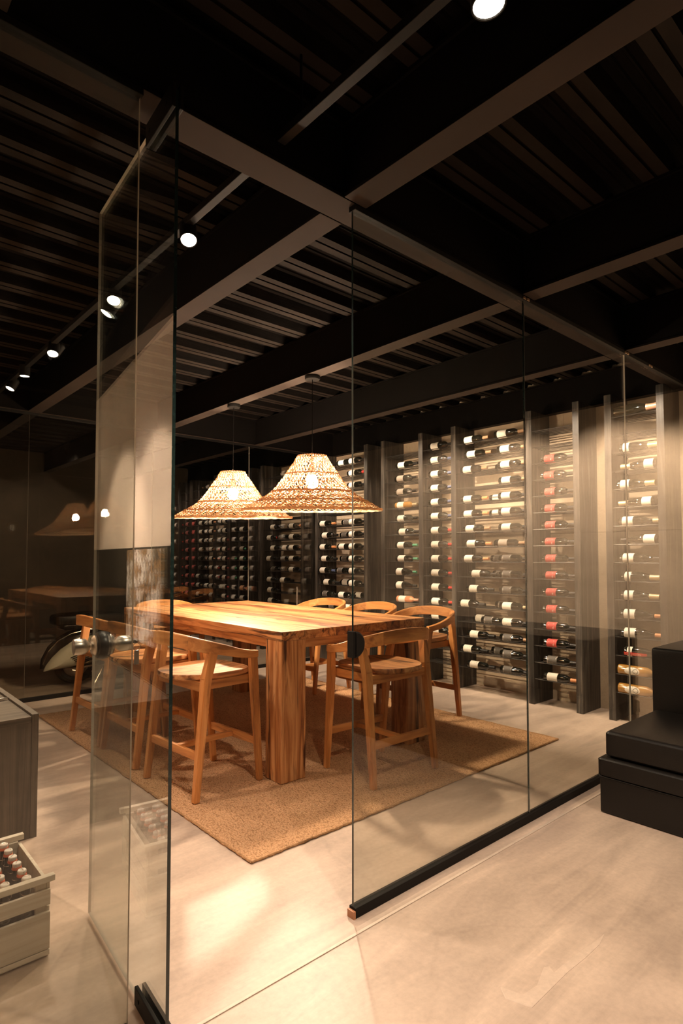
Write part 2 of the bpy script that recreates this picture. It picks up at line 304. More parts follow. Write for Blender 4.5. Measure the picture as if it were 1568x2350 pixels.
def lathe(bm, prof, seg=24, axis='z', a0=0.0, a1=2*PI, mi=0, cap0=True):
    full = abs(a1-a0-2*PI) < 1e-6; k = seg if full else seg+1; rings = []
    for r, h in prof:
        ring = []
        for i in range(k):
            a = a0+(a1-a0)*i/seg; c, s = math.cos(a)*r, math.sin(a)*r
            co = (c, s, h) if axis == 'z' else ((c, h, s) if axis == 'y' else (h, c, s))
            ring.append(bm.verts.new(co))
        rings.append(ring)
    for A, Bq in zip(rings[:-1], rings[1:]):
        for i in range(seg):
            j = (i+1) % k
            f = bm.faces.new([A[i], A[j], Bq[j], Bq[i]]); f.material_index = mi
    if full:
        for rg, rr in ((rings[0], prof[0][0]), (rings[-1], prof[-1][0])):
            if rr > 1e-4 and (cap0 or rg is not rings[0]): f = bm.faces.new(rg); f.material_index = mi
    bmesh.ops.remove_doubles(bm, verts=bm.verts, dist=1e-6)
def thing(name, label, cat, loc=(0, 0, 0), rz=0.0, group=None, rot=None):
    o = bpy.data.objects.new(name, None); COL.objects.link(o); o.location = loc
    o.rotation_euler = rot if rot else (0, 0, rz); o.empty_display_size = 0.1
    o['label'] = label; o['category'] = cat
    if group: o['group'] = group
    return o
def tag(o, label, cat, group=None):
    o['label'] = label; o['category'] = cat
    if group: o['group'] = group
    return o
def copy_tree(o, parent=None):
    c = o.copy(); COL.objects.link(c)
    if parent is not None: c.parent = parent; c.matrix_parent_inverse = o.matrix_parent_inverse.copy()
    for ch in list(KIDS.get(o.name, [])) : copy_tree(ch, c)
    return c
KIDS = {}
def index_kids():
    KIDS.clear()
    for o in bpy.data.objects:
        if o.parent: KIDS.setdefault(o.parent.name, []).append(o)
def struct(name, bm, mats, parent=None, smooth=False):
    o = link(name, bm, mats, parent, smooth=smooth)
    if not parent: o['kind'] = 'structure'
    return o
# ------------------------------------------------------------ constants of the place
YF, YB = 1.68, 6.17            # front and back glass walls
XR, XW = 5.02, 5.36            # rack fronts, concrete wall
SOF, DECK = 2.74, 3.045        # beam soffit, deck underside
# ============================================================ ROOM
struct('floor', B(-2.4, 5.7, -3.6, 10.5, -0.12, 0.0), M['floor'])
o = struct('trim_1', B(-2.3, 5.30, 1.590, 1.602, 0.0, 0.003, bev=0.001), plain('pale_joint_strip', (0.60, 0.49, 0.39), 0.5, noise=0.1))
def panel_wall(name, x0, x1, y0, y1, mat, axis, step, joint=1.585, ztop=SOF+0.02):
    # backing + formwork panels, each its own piece with a recessed joint
    t = struct(name, B(x0, x1, y0, y1, 0, DECK), mat)
    return t
wr = struct('wall_right', B(XW+0.02, XW+0.25, -3.6, 10.5, 0, DECK+0.1), M['concrete'])
y = -3.6
while y < 10.4:
    y1 = min(y+1.6, 10.5)
    for z0, z1 in ((0.0, 1.586), (1.588, SOF+0.02)):
        link('panel', B(XW, XW+0.02, y+0.0006, y1-0.0006, z0, z1), M['concrete'], wr)
    y = y1
struct('wall_left', B(0.13, 0.25, YF-0.06, YB, 0, DECK), M['plaster'])
struct('wall_entrance', B(-2.4, 0.13, YF-0.06, YF+0.1, 0, DECK), M['darkwall'])
struct('wall_camera_left', B(-2.5, -2.3, -3.6, YF+0.1, 0, DECK), M['darkwall'])
struct('wall_behind_camera', B(-2.5, 5.36, -3.7, -3.5, 0, DECK), M['darkwall'])
struct('wall_far', B(0.0, 5.4, 10.3, 10.5, 0, DECK), M['darkwall'])
struct('wall_far_left', B(0.13, 0.25, YB, 10.4, 0, DECK), M['darkwall'])
bm = bmesh.new(); R = random.Random(1)
SP = [(1.657, 1.101), (1.678, 1.037), (1.747, 1.029), (1.84, 1.058), (1.859, 1.047), (1.843, 1.023), (1.975, 1.018), (2.101, 1.005), (2.165, 1.003), (2.091, 0.988), (1.983, 0.988), (1.875, 0.994), (1.76, 0.992), (1.654, 0.99), (1.638, 1.027), (1.626, 1.062)]
cx_ = sum(p[0] for p in SP)/len(SP); cy_ = sum(p[1] for p in SP)/len(SP)
top_ = [bm.verts.new((x, y_, 0.0007)) for x, y_ in SP]; bot_ = [bm.verts.new((x+(x-cx_)*0.01, y_+(y_-cy_)*0.01, 0.0001)) for x, y_ in SP]
bm.faces.new(top_)
for i in range(len(SP)): bm.faces.new([top_[i], top_[(i+1) % len(SP)], bot_[(i+1) % len(SP)], bot_[i]])
st_ = link('floor_stain', bm, concrete('pale_stain', (0.59, 0.462, 0.365), rough=0.5, lo=0.9, hi=1.05, bump=0.05, pits=False), bpy.data.objects['floor'])
# corrugated deck: one folded sheet profile along X
def deck():
    bm = bmesh.new(); prof = []; y = -3.63+0.004
    k0 = 2.355-0.284*21
    for i in range(0, 50):
        a = k0+0.284*i
        if a > 10.4: break
        # lower flute (0.11 wide with a small groove), then raised flute with fine ribs
        prof += [(a, DECK), (a+0.048, DECK), (a+0.050, DECK+0.008), (a+0.060, DECK+0.008), (a+0.062, DECK), (a+0.11, DECK),
                 (a+0.135, DECK+0.055), (a+0.165, DECK+0.055), (a+0.170, DECK+0.048), (a+0.178, DECK+0.048), (a+0.183, DECK+0.055),
                 (a+0.212, DECK+0.055), (a+0.217, DECK+0.048), (a+0.225, DECK+0.048), (a+0.230, DECK+0.055), (a+0.259, DECK+0.055)]
    A = [bm.verts.new((-2.5, q[0], q[1])) for q in prof]; C = [bm.verts.new((5.6, q[0], q[1])) for q in prof]
    for i in range(len(prof)-1):
        f = bm.faces.new([A[i], A[i+1], C[i+1], C[i]]); f.material_index = 0 if i % 16 in (0, 4) else 1  # flat flute bottoms brown, all other faces black
    return bm
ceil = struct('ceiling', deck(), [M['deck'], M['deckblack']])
link('roof_slab', B(-2.5, 5.6, -3.7, 10.5, DECK+0.07, DECK+0.2), M['blackm'], ceil)
bi = 1
def beam(x0, x1, y0, y1, hole=False):
    global bi
    bm = bmesh.new(); fl = 0.014
    box(bm, x0, x1, y0, y1, SOF, SOF+fl, bev=0.002)
    box(bm, x0, x1, y0, y1, DECK-fl, DECK, mi=1)
    if x1-x0 < y1-y0: box(bm, x0+0.012, x1-0.012, y0, y1, SOF+fl, DECK-fl, mi=1)
    else: box(bm, x0, x1, y0+0.012, y1-0.012, SOF+fl, DECK-fl, mi=1)
    bi += 1
    bm.normal_update()
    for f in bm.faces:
        if f.normal.z > -0.9: f.material_index = 1  # only undersides keep the lit tone, the rest is coloured as shaded
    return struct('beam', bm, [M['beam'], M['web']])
# beams across (along Y) are cut at the front and back beams
for x in (-0.99, 0.28, 1.555, 2.82, 4.09, 5.34):
    for y0, y1 in ((-3.5, YF-0.02), (YF+0.125, YB-0.06), (YB+0.065, 10.3)):
        if x < 0.2 and y0 > -3: continue
        beam(x-0.058, x+0.058, y0, y1)
beam(-2.4, 5.4, YF-0.015, YF+0.12)
beam(0.13, 5.4, YB-0.055, YB+0.06)
beam(-2.4, 5.4, -2.0, -1.88)
# glass channels
for n, (x0, x1, yy) in enumerate(((1.556, 5.35, YF), (0.26, 0.70, YF), (0.26, 5.35, YB))):
    struct('trim_%d' % (n*2+2), B(x0, x1, yy-0.018, yy+0.018, 0.0, 0.038, bev=0.002), M['blackm'])
    struct('trim_%d' % (n*2+3), B(x0, x1, yy-0.018, yy+0.018, SOF-0.022, SOF, bev=0.002), M['blackm'])
tag_cap = struct('trim_9', B(1.546, 1.556, YF-0.018, YF+0.018, 0.0, 0.028), plain('copper_end', (0.45, 0.2, 0.1), 0.4))
# ------------------------------------------------------------ panes
def pane(bm_dims, thick_axis, mats):
    bm = B(*bm_dims)
    for f in bm.faces:
        n = f.normal; f.material_index = 0 if abs(n[thick_axis]) > 0.5 else 1
    return bm
def make_window(i, x0, x1, yy, mat, e='edge'):
    bm = B(x0, x1, yy-0.005, yy+0.005, 0.030, SOF-0.012); bm.normal_update()
    for f in bm.faces: f.material_index = 0 if abs(f.normal.y) > 0.5 else (1 if abs(f.normal.x) > 0.5 else 2)
    return struct('window_%d' % i, bm, [mat, M[e], M['edge']])
make_window(1, 0.26, 0.695, YF, M['pane'], 'edgel')
make_window(2, 1.558, 2.796, YF, M['pane'], 'edge')
make_window(3, 2.799, 4.050, YF, M['pane'], 'edgel')
make_window(4, 4.053, 5.35, YF, M['pane'], 'edge')
for i, (a, b) in enumerate(((0.26, 1.52), (1.524, 2.75), (2.754, 3.985), (3.989, 5.35))): make_window(5+i, a, b, YB, M['backpane'], 'edgel')
# small clamps where the panes meet the soffit
cl = bmesh.new()
for x in (2.797, 4.051, 4.45):
    box(cl, x-0.03, x-0.006, YF-0.024, YF-0.019, SOF-0.02, SOF-0.008); box(cl, x+0.006, x+0.03, YF-0.024, YF-0.019, SOF-0.02, SOF-0.008)
struct('trim_10', cl, plain('brass_clip', (0.5, 0.34, 0.2), 0.35, metal=0.8))
# door leaf: local +x runs from the free edge towards the camera side
door = bpy.data.objects.new('door_1', None); COL.objects.link(door); door['kind'] = 'structure'
D0 = Vector((0.821, 2.35, 0)); DV = Vector((-0.0774, -0.997, 0))
door.location = D0; door.rotation_euler = (0, 0, math.atan2(DV.y, DV.x))
bm = B(0.0, 0.785, -0.005, 0.005, 0.012, 2.712); bm.normal_update()
for f in bm.faces:
    n = f.normal; f.material_index = 0 if abs(n.y) > 0.5 else (1 if n.x > 0.5 else 2)
link('door_pane', bm, [M['doorpane'], M['edge'], M['edgel']], door)
for z0, z1, nm in ((0.008, 0.062, 'pivot_patch'), (2.655, 2.728, 'pivot_patch')):
    bm = bmesh.new(); box(bm, 0.565, 0.79, -0.017, -0.006, z0, z1, bev=0.002); box(bm, 0.565, 0.79, 0.006, 0.017, z0, z1, bev=0.002)
    for x in (0.60, 0.74):
        for s in (-1, 1):
            r = bmesh.ops.create_cone(bm, cap_ends=True, segments=12, radius1=0.006, radius2=0.006, depth=0.003, matrix=Matrix.Translation((x, s*0.0175, (z0+z1)/2)) @ Matrix.Rotation(PI/2, 4, 'X'))
    link(nm, bm, M['blackm'], door)
lk = bpy.data.objects.new('door_lock', None); COL.objects.link(lk); lk.parent = door; lk.location = (0.115, 0, 1.03)
bm = bmesh.new(); lathe(bm, [(0.0, -0.026), (0.03, -0.026), (0.047, -0.019), (0.051, -0.006), (0.051, 0.006), (0.047, 0.019), (0.03, 0.026), (0.0, 0.026)], 32, 'y')
link('rosette', bm, plain('dark_rosette', (0.035, 0.03, 0.027), 0.35), lk, smooth=True)
for s in (-1, 1):
    bm = bmesh.new(); lathe(bm, [(0.0, s*0.02), (0.036, s*0.024), (0.038, s*0.030), (0.030, s*0.038), (0.014, s*0.042), (0.012, s*0.046), (0.020, s*0.052), (0.028, s*0.062), (0.030, s*0.085), (0.0275, s*0.10), (0.014, s*0.102), (0.0, s*0.103)], 28, 'y')
    link('knob', bm, M['satin'], lk, smooth=True)
bm = bmesh.new(); box(bm, -0.004, 0.004, 0.100, 0.128, -0.004, 0.009); tube(bm, [(0, 0.126+0.014*math.cos(a), -0.004-0.014+0.014*math.sin(a)) for a in [2*PI*k/16 for k in range(16)]], 0.0016, 6, closed=True)
box(bm, -0.0015, 0.0015, 0.117, 0.135, -0.085, -0.032)
link('key', bm, M['chrome'], lk)
# lock keeper on the fixed pane's edge
kp = thing('lock_keeper', 'black half-round lock keeper clamped on the upright edge of the fixed glass pane', 'lock', (1.558, YF, 1.02))
bm = bmesh.new()
for s in (-1, 1):
    lathe(bm, [(0.0, s*0.0055), (0.050, s*0.0055), (0.050, s*0.015), (0.044, s*0.021), (0.0, s*0.022)], 24, 'y', a0=-PI/2, a1=PI/2)
bmesh.ops.holes_fill(bm, edges=[e for e in bm.edges if e.is_boundary], sides=0)
link('keeper_plate', bm, M['blackm'], kp, smooth=True)
link('strike', B(-0.012, -0.0005, -0.018, 0.018, -0.05, 0.05, bev=0.002), M['blackm'], kp)
# ============================================================ LAMPS
def make_can(loc, target, label, watts, cone, r=0.034, lens_es=None, grp=None, catn='spotlight', stem_z=2.801):
    d = (Vector(target)-Vector(loc)).normalized(); q = d.to_track_quat('-Z', 'Y').to_euler()
    t = thing('track_spotlight', label, catn, loc, rot=q, group=grp)
    bm = bmesh.new(); lathe(bm, [(r, 0.0), (r+0.004, 0.0), (r+0.004, 0.085), (r*0.8, 0.10), (0.0, 0.10)], 20, cap0=False); link('lamp_housing', bm, M['blackm'], t, smooth=True)
    bm = bmesh.new(); lathe(bm, [(0.0, 0.006), (r-0.001, 0.004), (r-0.002, 0.008), (0.0, 0.010)], 20, cap0=False); link('lens', bm, M['lens'], t)
    bm = bmesh.new(); p = Vector((0, 0, 0.07)); up = q.to_matrix().inverted() @ Vector((0, 0, 1))
    hang = stem_z - (Vector(loc) - d*0.07).z; tube(bm, [p, p+up*max(0.02, hang)], 0.008, 8); link('stem', bm, M['blackm'], t)
    s = spot(Vector(loc)+d*0.012, target, watts, cone, 0.5, 0.012 if 4 < loc[0] < 4.6 else 0.025)
    return t
for loc, tg, wt, cone, lab in LEFT_SPOTS:
    make_can(loc, tg, lab, wt, cone, r=0.040 if loc[1] < 1 else 0.034, grp='spotlights on the left ceiling track')
for y0, y1, lab in ((-1.6, YF-0.03, 'thin black lighting track holding the large spotlight outside the glass room'), (YF+0.14, YB-0.08, 'thin black lighting track along the left side inside the glass room')):
    tr = thing('lighting_track', lab, 'track', (TRACK_X, (y0+y1)/2, TRACK_Z))
    h = (y1-y0)/2
    link('rail', B(-0.017, 0.017, -h, h, 0.0, 0.03, bev=0.002), M['blackm'], tr)
    for q in (-0.93, 0.93):
        bm = bmesh.new(); tube(bm, [(0, q*h, 0.03), (0, q*h, DECK-TRACK_Z+0.001)], 0.005, 6); link('hanger', bm, M['blackm'], tr)
ORD = ['first', 'second', 'third', 'fourth', 'fifth', 'sixth', 'seventh', 'eighth', 'ninth', 'tenth', 'eleventh', 'twelfth']
for i, (yy, wt) in enumerate(WALL_SPOTS):
    make_can((4.32, yy, 2.88), (5.36, yy, 1.25), 'wine wall spotlight behind the last beam, %s counted from the sofa end' % ORD[i], wt, 88, grp='wall washers behind the last beam', stem_z=DECK-0.029)
for y0, y1, w_ in ((-2.1, YF-0.03, 'in front of the glass room'), (YF+0.14, YB-0.08, 'inside the glass room'), (YB+0.08, 9.9, 'beyond the back glass')):
    tr = link('lighting_track', B(4.30, 4.34, y0, y1, DECK-0.03, DECK-0.001), M['blackm']); tag(tr, 'black track close to the wine wall, '+w_, 'track')
for i, (x, yy) in enumerate(((1.0, 8.4), (2.6, 8.6))):  # unseen lamps added to lift the dim wall past the back glass
    make_can((x, yy, 2.86), (x+0.5, 10.3, 0.9), 'added unseen spotlight beyond the back glass, %s one over the scooter area' % ('left', 'right')[i], (60, 30)[i], 95, grp='added spotlights beyond the back glass', stem_z=DECK)
for loc, tg, wt, cone, wh in FILL_SPOTS:
    make_can(loc, tg, 'added unseen spotlight above the floor on the camera side, %s one of three' % wh, wt, cone, grp='added spotlights behind the camera', stem_z=DECK)
# pendants
def shade_mesh():
    bm = bmesh.new(); P = [(0.105, 0.405), (0.145, 0.345), (0.198, 0.268), (0.250, 0.195), (0.300, 0.138), (0.355, 0.100), (0.415, 0.066), (0.475, 0.032), (0.522, 0.0)]
    def prof(s):
        s = max(0, min(1, s)); x = s*(len(P)-1); i = min(int(x), len(P)-2); f = x-i
        return P[i][0]*(1-f)+P[i+1][0]*f, P[i][1]*(1-f)+P[i+1][1]*f
    R = random.Random(3); rows = 25
    ss = [((i+0.5)/rows) for i in range(rows)]
    for i, s in enumerate(ss):
        nw = 34+int(26*s); K = nw*6; amp = 0.60/rows; r4 = 0.0029+0.0006*(1-s); ph = (PI if i % 2 else 0)
        pts = []
        j1, j2 = R.uniform(0, 6), R.uniform(0, 6)
        for k in range(K):
            th = 2*PI*k/K; q = s+amp*math.sin(nw*th+ph)+0.004*math.sin(5*th+j1); r, z = prof(q)
            r += 0.004*math.cos(nw*th*1.0+ph+1.0)+0.0025*math.sin(9*th+j2); z += 0.002*math.sin(7*th+j1)
            pts.append((r*math.cos(th), r*math.sin(th), z))
        tube(bm, pts, r4, 4, closed=True)
        if 0.3 < s < 0.72 and i % 2 == 0:  # second strand thickens the upper weave
            pts = []
            for k in range(K):
                th = 2*PI*k/K; q = s+0.5/rows+amp*0.6*math.sin(nw*th*0.5+j1); r, z = prof(q)
                pts.append(((r-0.004)*math.cos(th), (r-0.004)*math.sin(th), z+0.002*math.sin(nw*th)))
            tube(bm, pts, r4*0.8, 4, closed=True)
    return bm
def ring_mesh(r, z, t):
    bm = bmesh.new(); R = random.Random(int(r*1000)); pts = []
    for k in range(150):
        th = 2*PI*k/150; rr = r+0.003*math.sin(40*th); pts.append((rr*math.cos(th), rr*math.sin(th), z+0.002*math.sin(31*th)))
    tube(bm, pts, t, 6, closed=True); return bm
pend = thing('woven_pendant_lamp', 'larger-looking woven raffia pendant lamp on the right, over the near half of the table', 'pendant lamp', (2.82, 3.49, 1.715), group='woven pendants over the table')
pend.rotation_euler = Matrix.Rotation(math.radians(3.0), 4, Vector((math.sin(yaw), -math.cos(yaw), 0))).to_euler()
link('woven_shade', shade_mesh(), M['raffia'], pend, smooth=True)
for r, z, t in ((0.105, 0.407, 0.006), (0.198, 0.268, 0.006), (0.300, 0.138, 0.0075), (0.415, 0.066, 0.006), (0.524, 0.0, 0.010)):
    link('rim_ring', ring_mesh(r, z, t), M['raffia'], pend, smooth=True)
bm = bmesh.new(); lathe(bm, [(0.0, 0.155), (0.022, 0.160), (0.040, 0.178), (0.046, 0.205), (0.040, 0.235), (0.024, 0.262), (0.0, 0.264)], 20); link('bulb', bm, M['bulb'], pend, smooth=True)
bm = bmesh.new(); lathe(bm, [(0.0, 0.262), (0.022, 0.262), (0.022, 0.33), (0.012, 0.345), (0.006, 0.43), (0.0, 0.43)], 16)
for k in range(3):
    a = 2*PI*k/3; tube(bm, [(0.0, 0.0, 0.405), (0.105*math.cos(a), 0.105*math.sin(a), 0.405)], 0.0022, 6)
link('socket', bm, M['satin'], pend)
bm = bmesh.new(); Lc = SOF-1.715-0.43
tube(bm, [(0, 0, 0.43), (0, 0, 1.0)], 0.003, 6); cord = link('cord', bm, M['blackm'], pend)
cord.rotation_euler = (0, 0, 0)
bm = bmesh.new(); lathe(bm, [(0.0, 0.0), (0.055, 0.0), (0.058, 0.006), (0.058, 0.028), (0.0, 0.030)], 28); canopy = link('ceiling_rose', bm, M['blackm'], pend, smooth=True)
# keep cord and rose plumb although the shade hangs a little tilted
inv = pend.rotation_euler.to_matrix().to_4x4().inverted()
top = Vector((0, 0, SOF-1.715))
hub = pend.rotation_euler.to_matrix() @ Vector((0, 0, 0.43))
cord.matrix_local = inv @ Matrix.Translation(hub) @ Vector((0-hub.x, 0-hub.y, top.z-0.03-hub.z)).to_track_quat('Z', 'Y').to_matrix().to_4x4() @ Matrix.Translation((0, 0, -0.43*((Vector((-hub.x, -hub.y, top.z-0.03-hub.z)).length)/0.57))) @ Matrix.Diagonal((1, 1, Vector((-hub.x, -hub.y, top.z-0.03-hub.z)).length/0.57, 1))
canopy.matrix_local = inv @ Matrix.Translation(top-Vector((0, 0, 0.030)))
index_kids()
p2 = copy_tree(pend); p2.location = (2.82, 4.62, 1.715); p2['label'] = 'smaller-looking woven raffia pendant lamp on the left, over the far half of the table'
# ============================================================ RUG
def rug():
    bm = bmesh.new(); x0, x1, y0, y1 = 1.487, 4.177, 2.262, 5.54; R = random.Random(5)
    nx, ny = 120, 150; g = []
    for i in range(nx+1):
        row = []
        for j in range(ny+1):
            x = x0+(x1-x0)*i/nx; yv = y0+(y1-y0)*j/ny
            if i in (0, nx): x += 0.006*math.sin(yv*37)+R.uniform(-0.004, 0.004)
            if j in (0, ny): yv += 0.006*math.sin(x*31)+R.uniform(-0.004, 0.004)
            row.append(bm.verts.new((x, yv, 0.013+R.uniform(-0.0012, 0.0012)+(-0.004 if i in (0, nx) or j in (0, ny) else 0))))
        g.append(row)
    for i in range(nx):
        for j in range(ny): bm.faces.new([g[i][j], g[i+1][j], g[i+1][j+1], g[i][j+1]])
    be = [e for e in bm.edges if e.is_boundary]; r = bmesh.ops.extrude_edge_only(bm, edges=be)
    for v in r['geom']:
        if isinstance(v, bmesh.types.BMVert): v.co.z = 0.001
    return bm
rg = thing('jute_rug', 'brown woven jute rug under the dining table and stools', 'rug', (0, 0, 0))
link('woven_field', rug(), M['jute'], rg, smooth=True)
bm = bmesh.new()
R = random.Random(9)
for a, b in (((1.487, 2.262), (4.177, 2.262)), ((1.487, 2.262), (1.487, 5.54)), ((1.487, 5.54), (4.177, 5.54)), ((4.177, 2.262), (4.177, 5.54))):
    n = int((Vector(b)-Vector(a)).length/0.02); pts = []
    for k in range(n+1):
        f = k/n; pts.append((a[0]+(b[0]-a[0])*f+R.uniform(-0.003, 0.003), a[1]+(b[1]-a[1])*f+R.uniform(-0.003, 0.003), 0.0075))
    tube(bm, pts, [0.0065+R.uniform(-0.0015, 0.001) for _ in pts], 6)
link('bound_edge', bm, plain('jute_edge', (0.40, 0.22, 0.10), 0.9, noise=0.4, scale=90, bump=0.5), rg)
# ============================================================ TABLE
RZ = 0.0146
tb = thing('dining_table', 'long chunky reclaimed-wood dining table standing on the jute rug under two pendants', 'table', (2.10, 2.885, RZ))
TX, TY, TZ = 1.30, 2.385, 0.91-RZ
edges = [0.0, 0.13, 0.30, 0.43, 0.60, 0.74, 0.90, 1.03, 1.17, 1.30]
R = random.Random(4)
for ip, (a, b) in enumerate(zip(edges[:-1], edges[1:])):
    dz = R.uniform(-0.0008, 0.0008)
    link('plank', B(a+0.0006, b-0.0006, 0.0, TY, TZ-0.055, TZ+dz, bev=0.0015), M['tabledark'] if ip in (3, 6) else M['table_y'], tb)
for (x0, y0) in ((0, 0), (TX-0.185, 0), (0, TY-0.17), (TX-0.185, TY-0.17)):
    link('leg', B(x0+0.002, x0+0.185, y0+0.002, y0+0.168, 0.0, TZ-0.0555, bev=0.005), M['table_z'], tb)
link('apron', B(0.02, 0.06, 0.169, TY-0.171, TZ-0.108, TZ-0.056, bev=0.003), M['table_y'], tb)
link('apron', B(TX-0.06, TX-0.02, 0.169, TY-0.171, TZ-0.108, TZ-0.056, bev=0.003), M['table_y'], tb)
link('apron', B(0.186, TX-0.186, 0.004, 0.05, TZ-0.108, TZ-0.056, bev=0.003), M['table_x'], tb)
link('apron', B(0.186, TX-0.186, TY-0.05, TY-0.004, TZ-0.108, TZ-0.056, bev=0.003), M['table_x'], tb)
# ============================================================ STOOLS
def cr(P, n=8):
    out = []
    for i in range(len(P)-1):
        p0 = P[max(i-1, 0)]; p1 = P[i]; p2 = P[i+1]; p3 = P[min(i+2, len(P)-1)]
        for k in range(n):
            t = k/n; out.append([0.5*((2*b)+(-a+c)*t+(2*a-5*b+4*c-d)*t*t+(-a+3*b-3*c+d)*t**3) for a, b, c, d in zip(p0, p1, p2, p3)])
    out.append(list(P[-1])); return out
def rail_section(bm, pts):
    rings = []; n = len(pts)
    for i, p in enumerate(pts):
        a = pts[max(i-1, 0)]; b = pts[min(i+1, n-1)]; d = Vector((b[0]-a[0], b[1]-a[1], 0)).normalized(); nn = Vector((d.y, -d.x, 0))
        top, h, th = p[2], p[3], p[4]; c = Vector((p[0], p[1], 0)); ring = []
        for u, v in ((-0.5, 0.06), (-0.36, 0), (0.36, 0), (0.5, 0.06), (0.5, 0.94), (0.36, 1), (-0.36, 1), (-0.5, 0.94)):
            ring.append(bm.verts.new(c+nn*th*u+Vector((0, 0, top-h*v))))
        rings.append(ring)
    for A, C in zip(rings[:-1], rings[1:]):
        for k in range(8): bm.faces.new([A[k], A[(k+1) % 8], C[(k+1) % 8], C[k]])
    bm.faces.new(rings[0]); bm.faces.new(rings[-1][::-1])
def make_stool():
    t = thing('counter_stool', '', 'stool', (0, 0, 0), group='wooden stools around the table')
    half = [(0.176, 0.268, 0.786, 0.042, 0.034), (0.13, 0.279, 0.792, 0.046, 0.032), (0.03, 0.292, 0.814, 0.054, 0.028), (-0.08, 0.292, 0.850, 0.064, 0.026), (-0.175, 0.262, 0.877, 0.072, 0.026), (-0.232, 0.19, 0.897, 0.076, 0.026), (-0.258, 0.09, 0.908, 0.078, 0.026), (-0.264, 0.0, 0.911, 0.078, 0.026)]
    L1 = cr(half, 6); full = L1+[[p[0], -p[1], *p[2:]] for p in L1[::-1][1:]]
    n = len(full); c1, c2 = int(n*0.36), int(n*0.64)
    bm = bmesh.new(); rail_section(bm, full[:c1+1]); link('armrest', bm, M['wood_x'], t, smooth=True)
    bm = bmesh.new(); rail_section(bm, full[c2:]); link('armrest', bm, M['wood_x'], t, smooth=True)
    bm = bmesh.new(); rail_section(bm, full[c1:c2+1]); link('back_rail', bm, M['wood_y'], t, smooth=True)
    for s in (-1, 1):
        bm = bmesh.new(); taper(bm, (-0.235, s*0.272, 0), (-0.166, s*0.258, 0.66), (0.034, 0.036), (0.054, 0.046), bev=0.004)
        taper(bm, (-0.1665, s*0.258, 0.655), (-0.132, s*0.274, 0.812), (0.054, 0.046), (0.030, 0.058), bev=0.003); link('leg', bm, M['wood_z'], t)
        bm = bmesh.new(); taper(bm, (0.225, s*0.245, 0), (0.172, s*0.252, 0.60), (0.032, 0.034), (0.042, 0.048), bev=0.004)
        taper(bm, (0.1725, s*0.252, 0.595), (0.150, s*0.270, 0.760), (0.042, 0.048), (0.032, 0.050), bev=0.003); link('leg', bm, M['wood_z'], t)
    # D shaped dished seat
    bm = bmesh.new(); N_ = 40; out = []
    for k in range(N_):
        a = 2*PI*k/N_; ca, sa = math.cos(a), math.sin(a); e = 0.55 if ca > 0 else 0.85
        x = (abs(ca)**e)*(1 if ca > 0 else -1); yv = (abs(sa)**e)*(1 if sa > 0 else -1)
        out.append((x*(0.215 if ca > 0 else 0.285)-0.0, yv*0.232))
    levels = [(1.0, 0.668), (0.985, 0.675), (0.8, 0.671), (0.5, 0.664), (0.2, 0.662)]
    rings = [[bm.verts.new((x*0.955, yv*0.955, 0.640)) for x, yv in out], [bm.verts.new((x, yv, 0.650)) for x, yv in out]]
    for s, z in levels: rings.append([bm.verts.new((x*s, yv*s, z)) for x, yv in out])
    for A, C in zip(rings[:-1], rings[1:]):
        for k in range(N_): bm.faces.new([A[k], A[(k+1) % N_], C[(k+1) % N_], C[k]])
    bm.faces.new(rings[0]); bm.faces.new(rings[-1]); link('seat', bm, M['table_x'], t, smooth=True)
    bm = bmesh.new(); box(bm, -0.185, -0.155, -0.24, 0.24, 0.585, 0.6395, bev=0.002); link('seat_rail', bm, M['wood_y'], t)
    bm = bmesh.new(); box(bm, 0.157, 0.187, -0.235, 0.235, 0.585, 0.6395, bev=0.002); link('seat_rail', bm, M['wood_y'], t)
    for s in (-1, 1):
        link('seat_rail', B(-0.155, 0.157, s*0.215-0.012, s*0.215+0.012, 0.590, 0.6395, bev=0.002), M['wood_x'], t)
    link('stretcher', B(-0.220, -0.198, -0.252, 0.252, 0.215, 0.260, bev=0.003), M['wood_y'], t)
    link('stretcher', B(0.192, 0.214, -0.236, 0.236, 0.215, 0.260, bev=0.003), M['wood_y'], t)
    link('stretcher', B(-0.198, 0.192, -0.018, 0.018, 0.222, 0.250, bev=0.003), M['wood_x'], t)
    return t
stool = make_stool(); index_kids()
ST = [((1.815, 3.275), 4, 'oak counter stool on the left of the table, nearest the open door'),
      ((1.80, 3.99), 1, 'oak counter stool in the middle of the left row, seen through the door glass'),
      ((1.79, 4.61), 2, 'oak counter stool farthest away in the left row, back rail beside the scooter'),
      ((3.90, 3.40), 181, 'oak counter stool nearest the wine racks at the right front, rail in front of bottles'),
      ((3.93, 4.10), 179, 'middle oak counter stool of the row on the wine rack side'),
      ((3.93, 4.82), 183, 'farthest oak counter stool of the row on the wine rack side'),
      ((2.735, 2.705), 89, 'oak counter stool at the near end of the table, behind the fixed glass pane'),
      ((2.68, 5.55), 268, 'oak counter stool at the far end of the table, only its rail showing')]
for i, (p, a, lab) in enumerate(ST):
    o = stool if i == 0 else copy_tree(stool)
    o.location = (p[0], p[1], RZ if i != 7 else RZ); o.rotation_euler = (0, 0, math.radians(a)); o['label'] = lab
# ============================================================ WINE RACKS
SH0, DSH = 0.235, 0.1535
RODX = [5.035, 5.09, 5.145, 5.2, 5.255, 5.31]
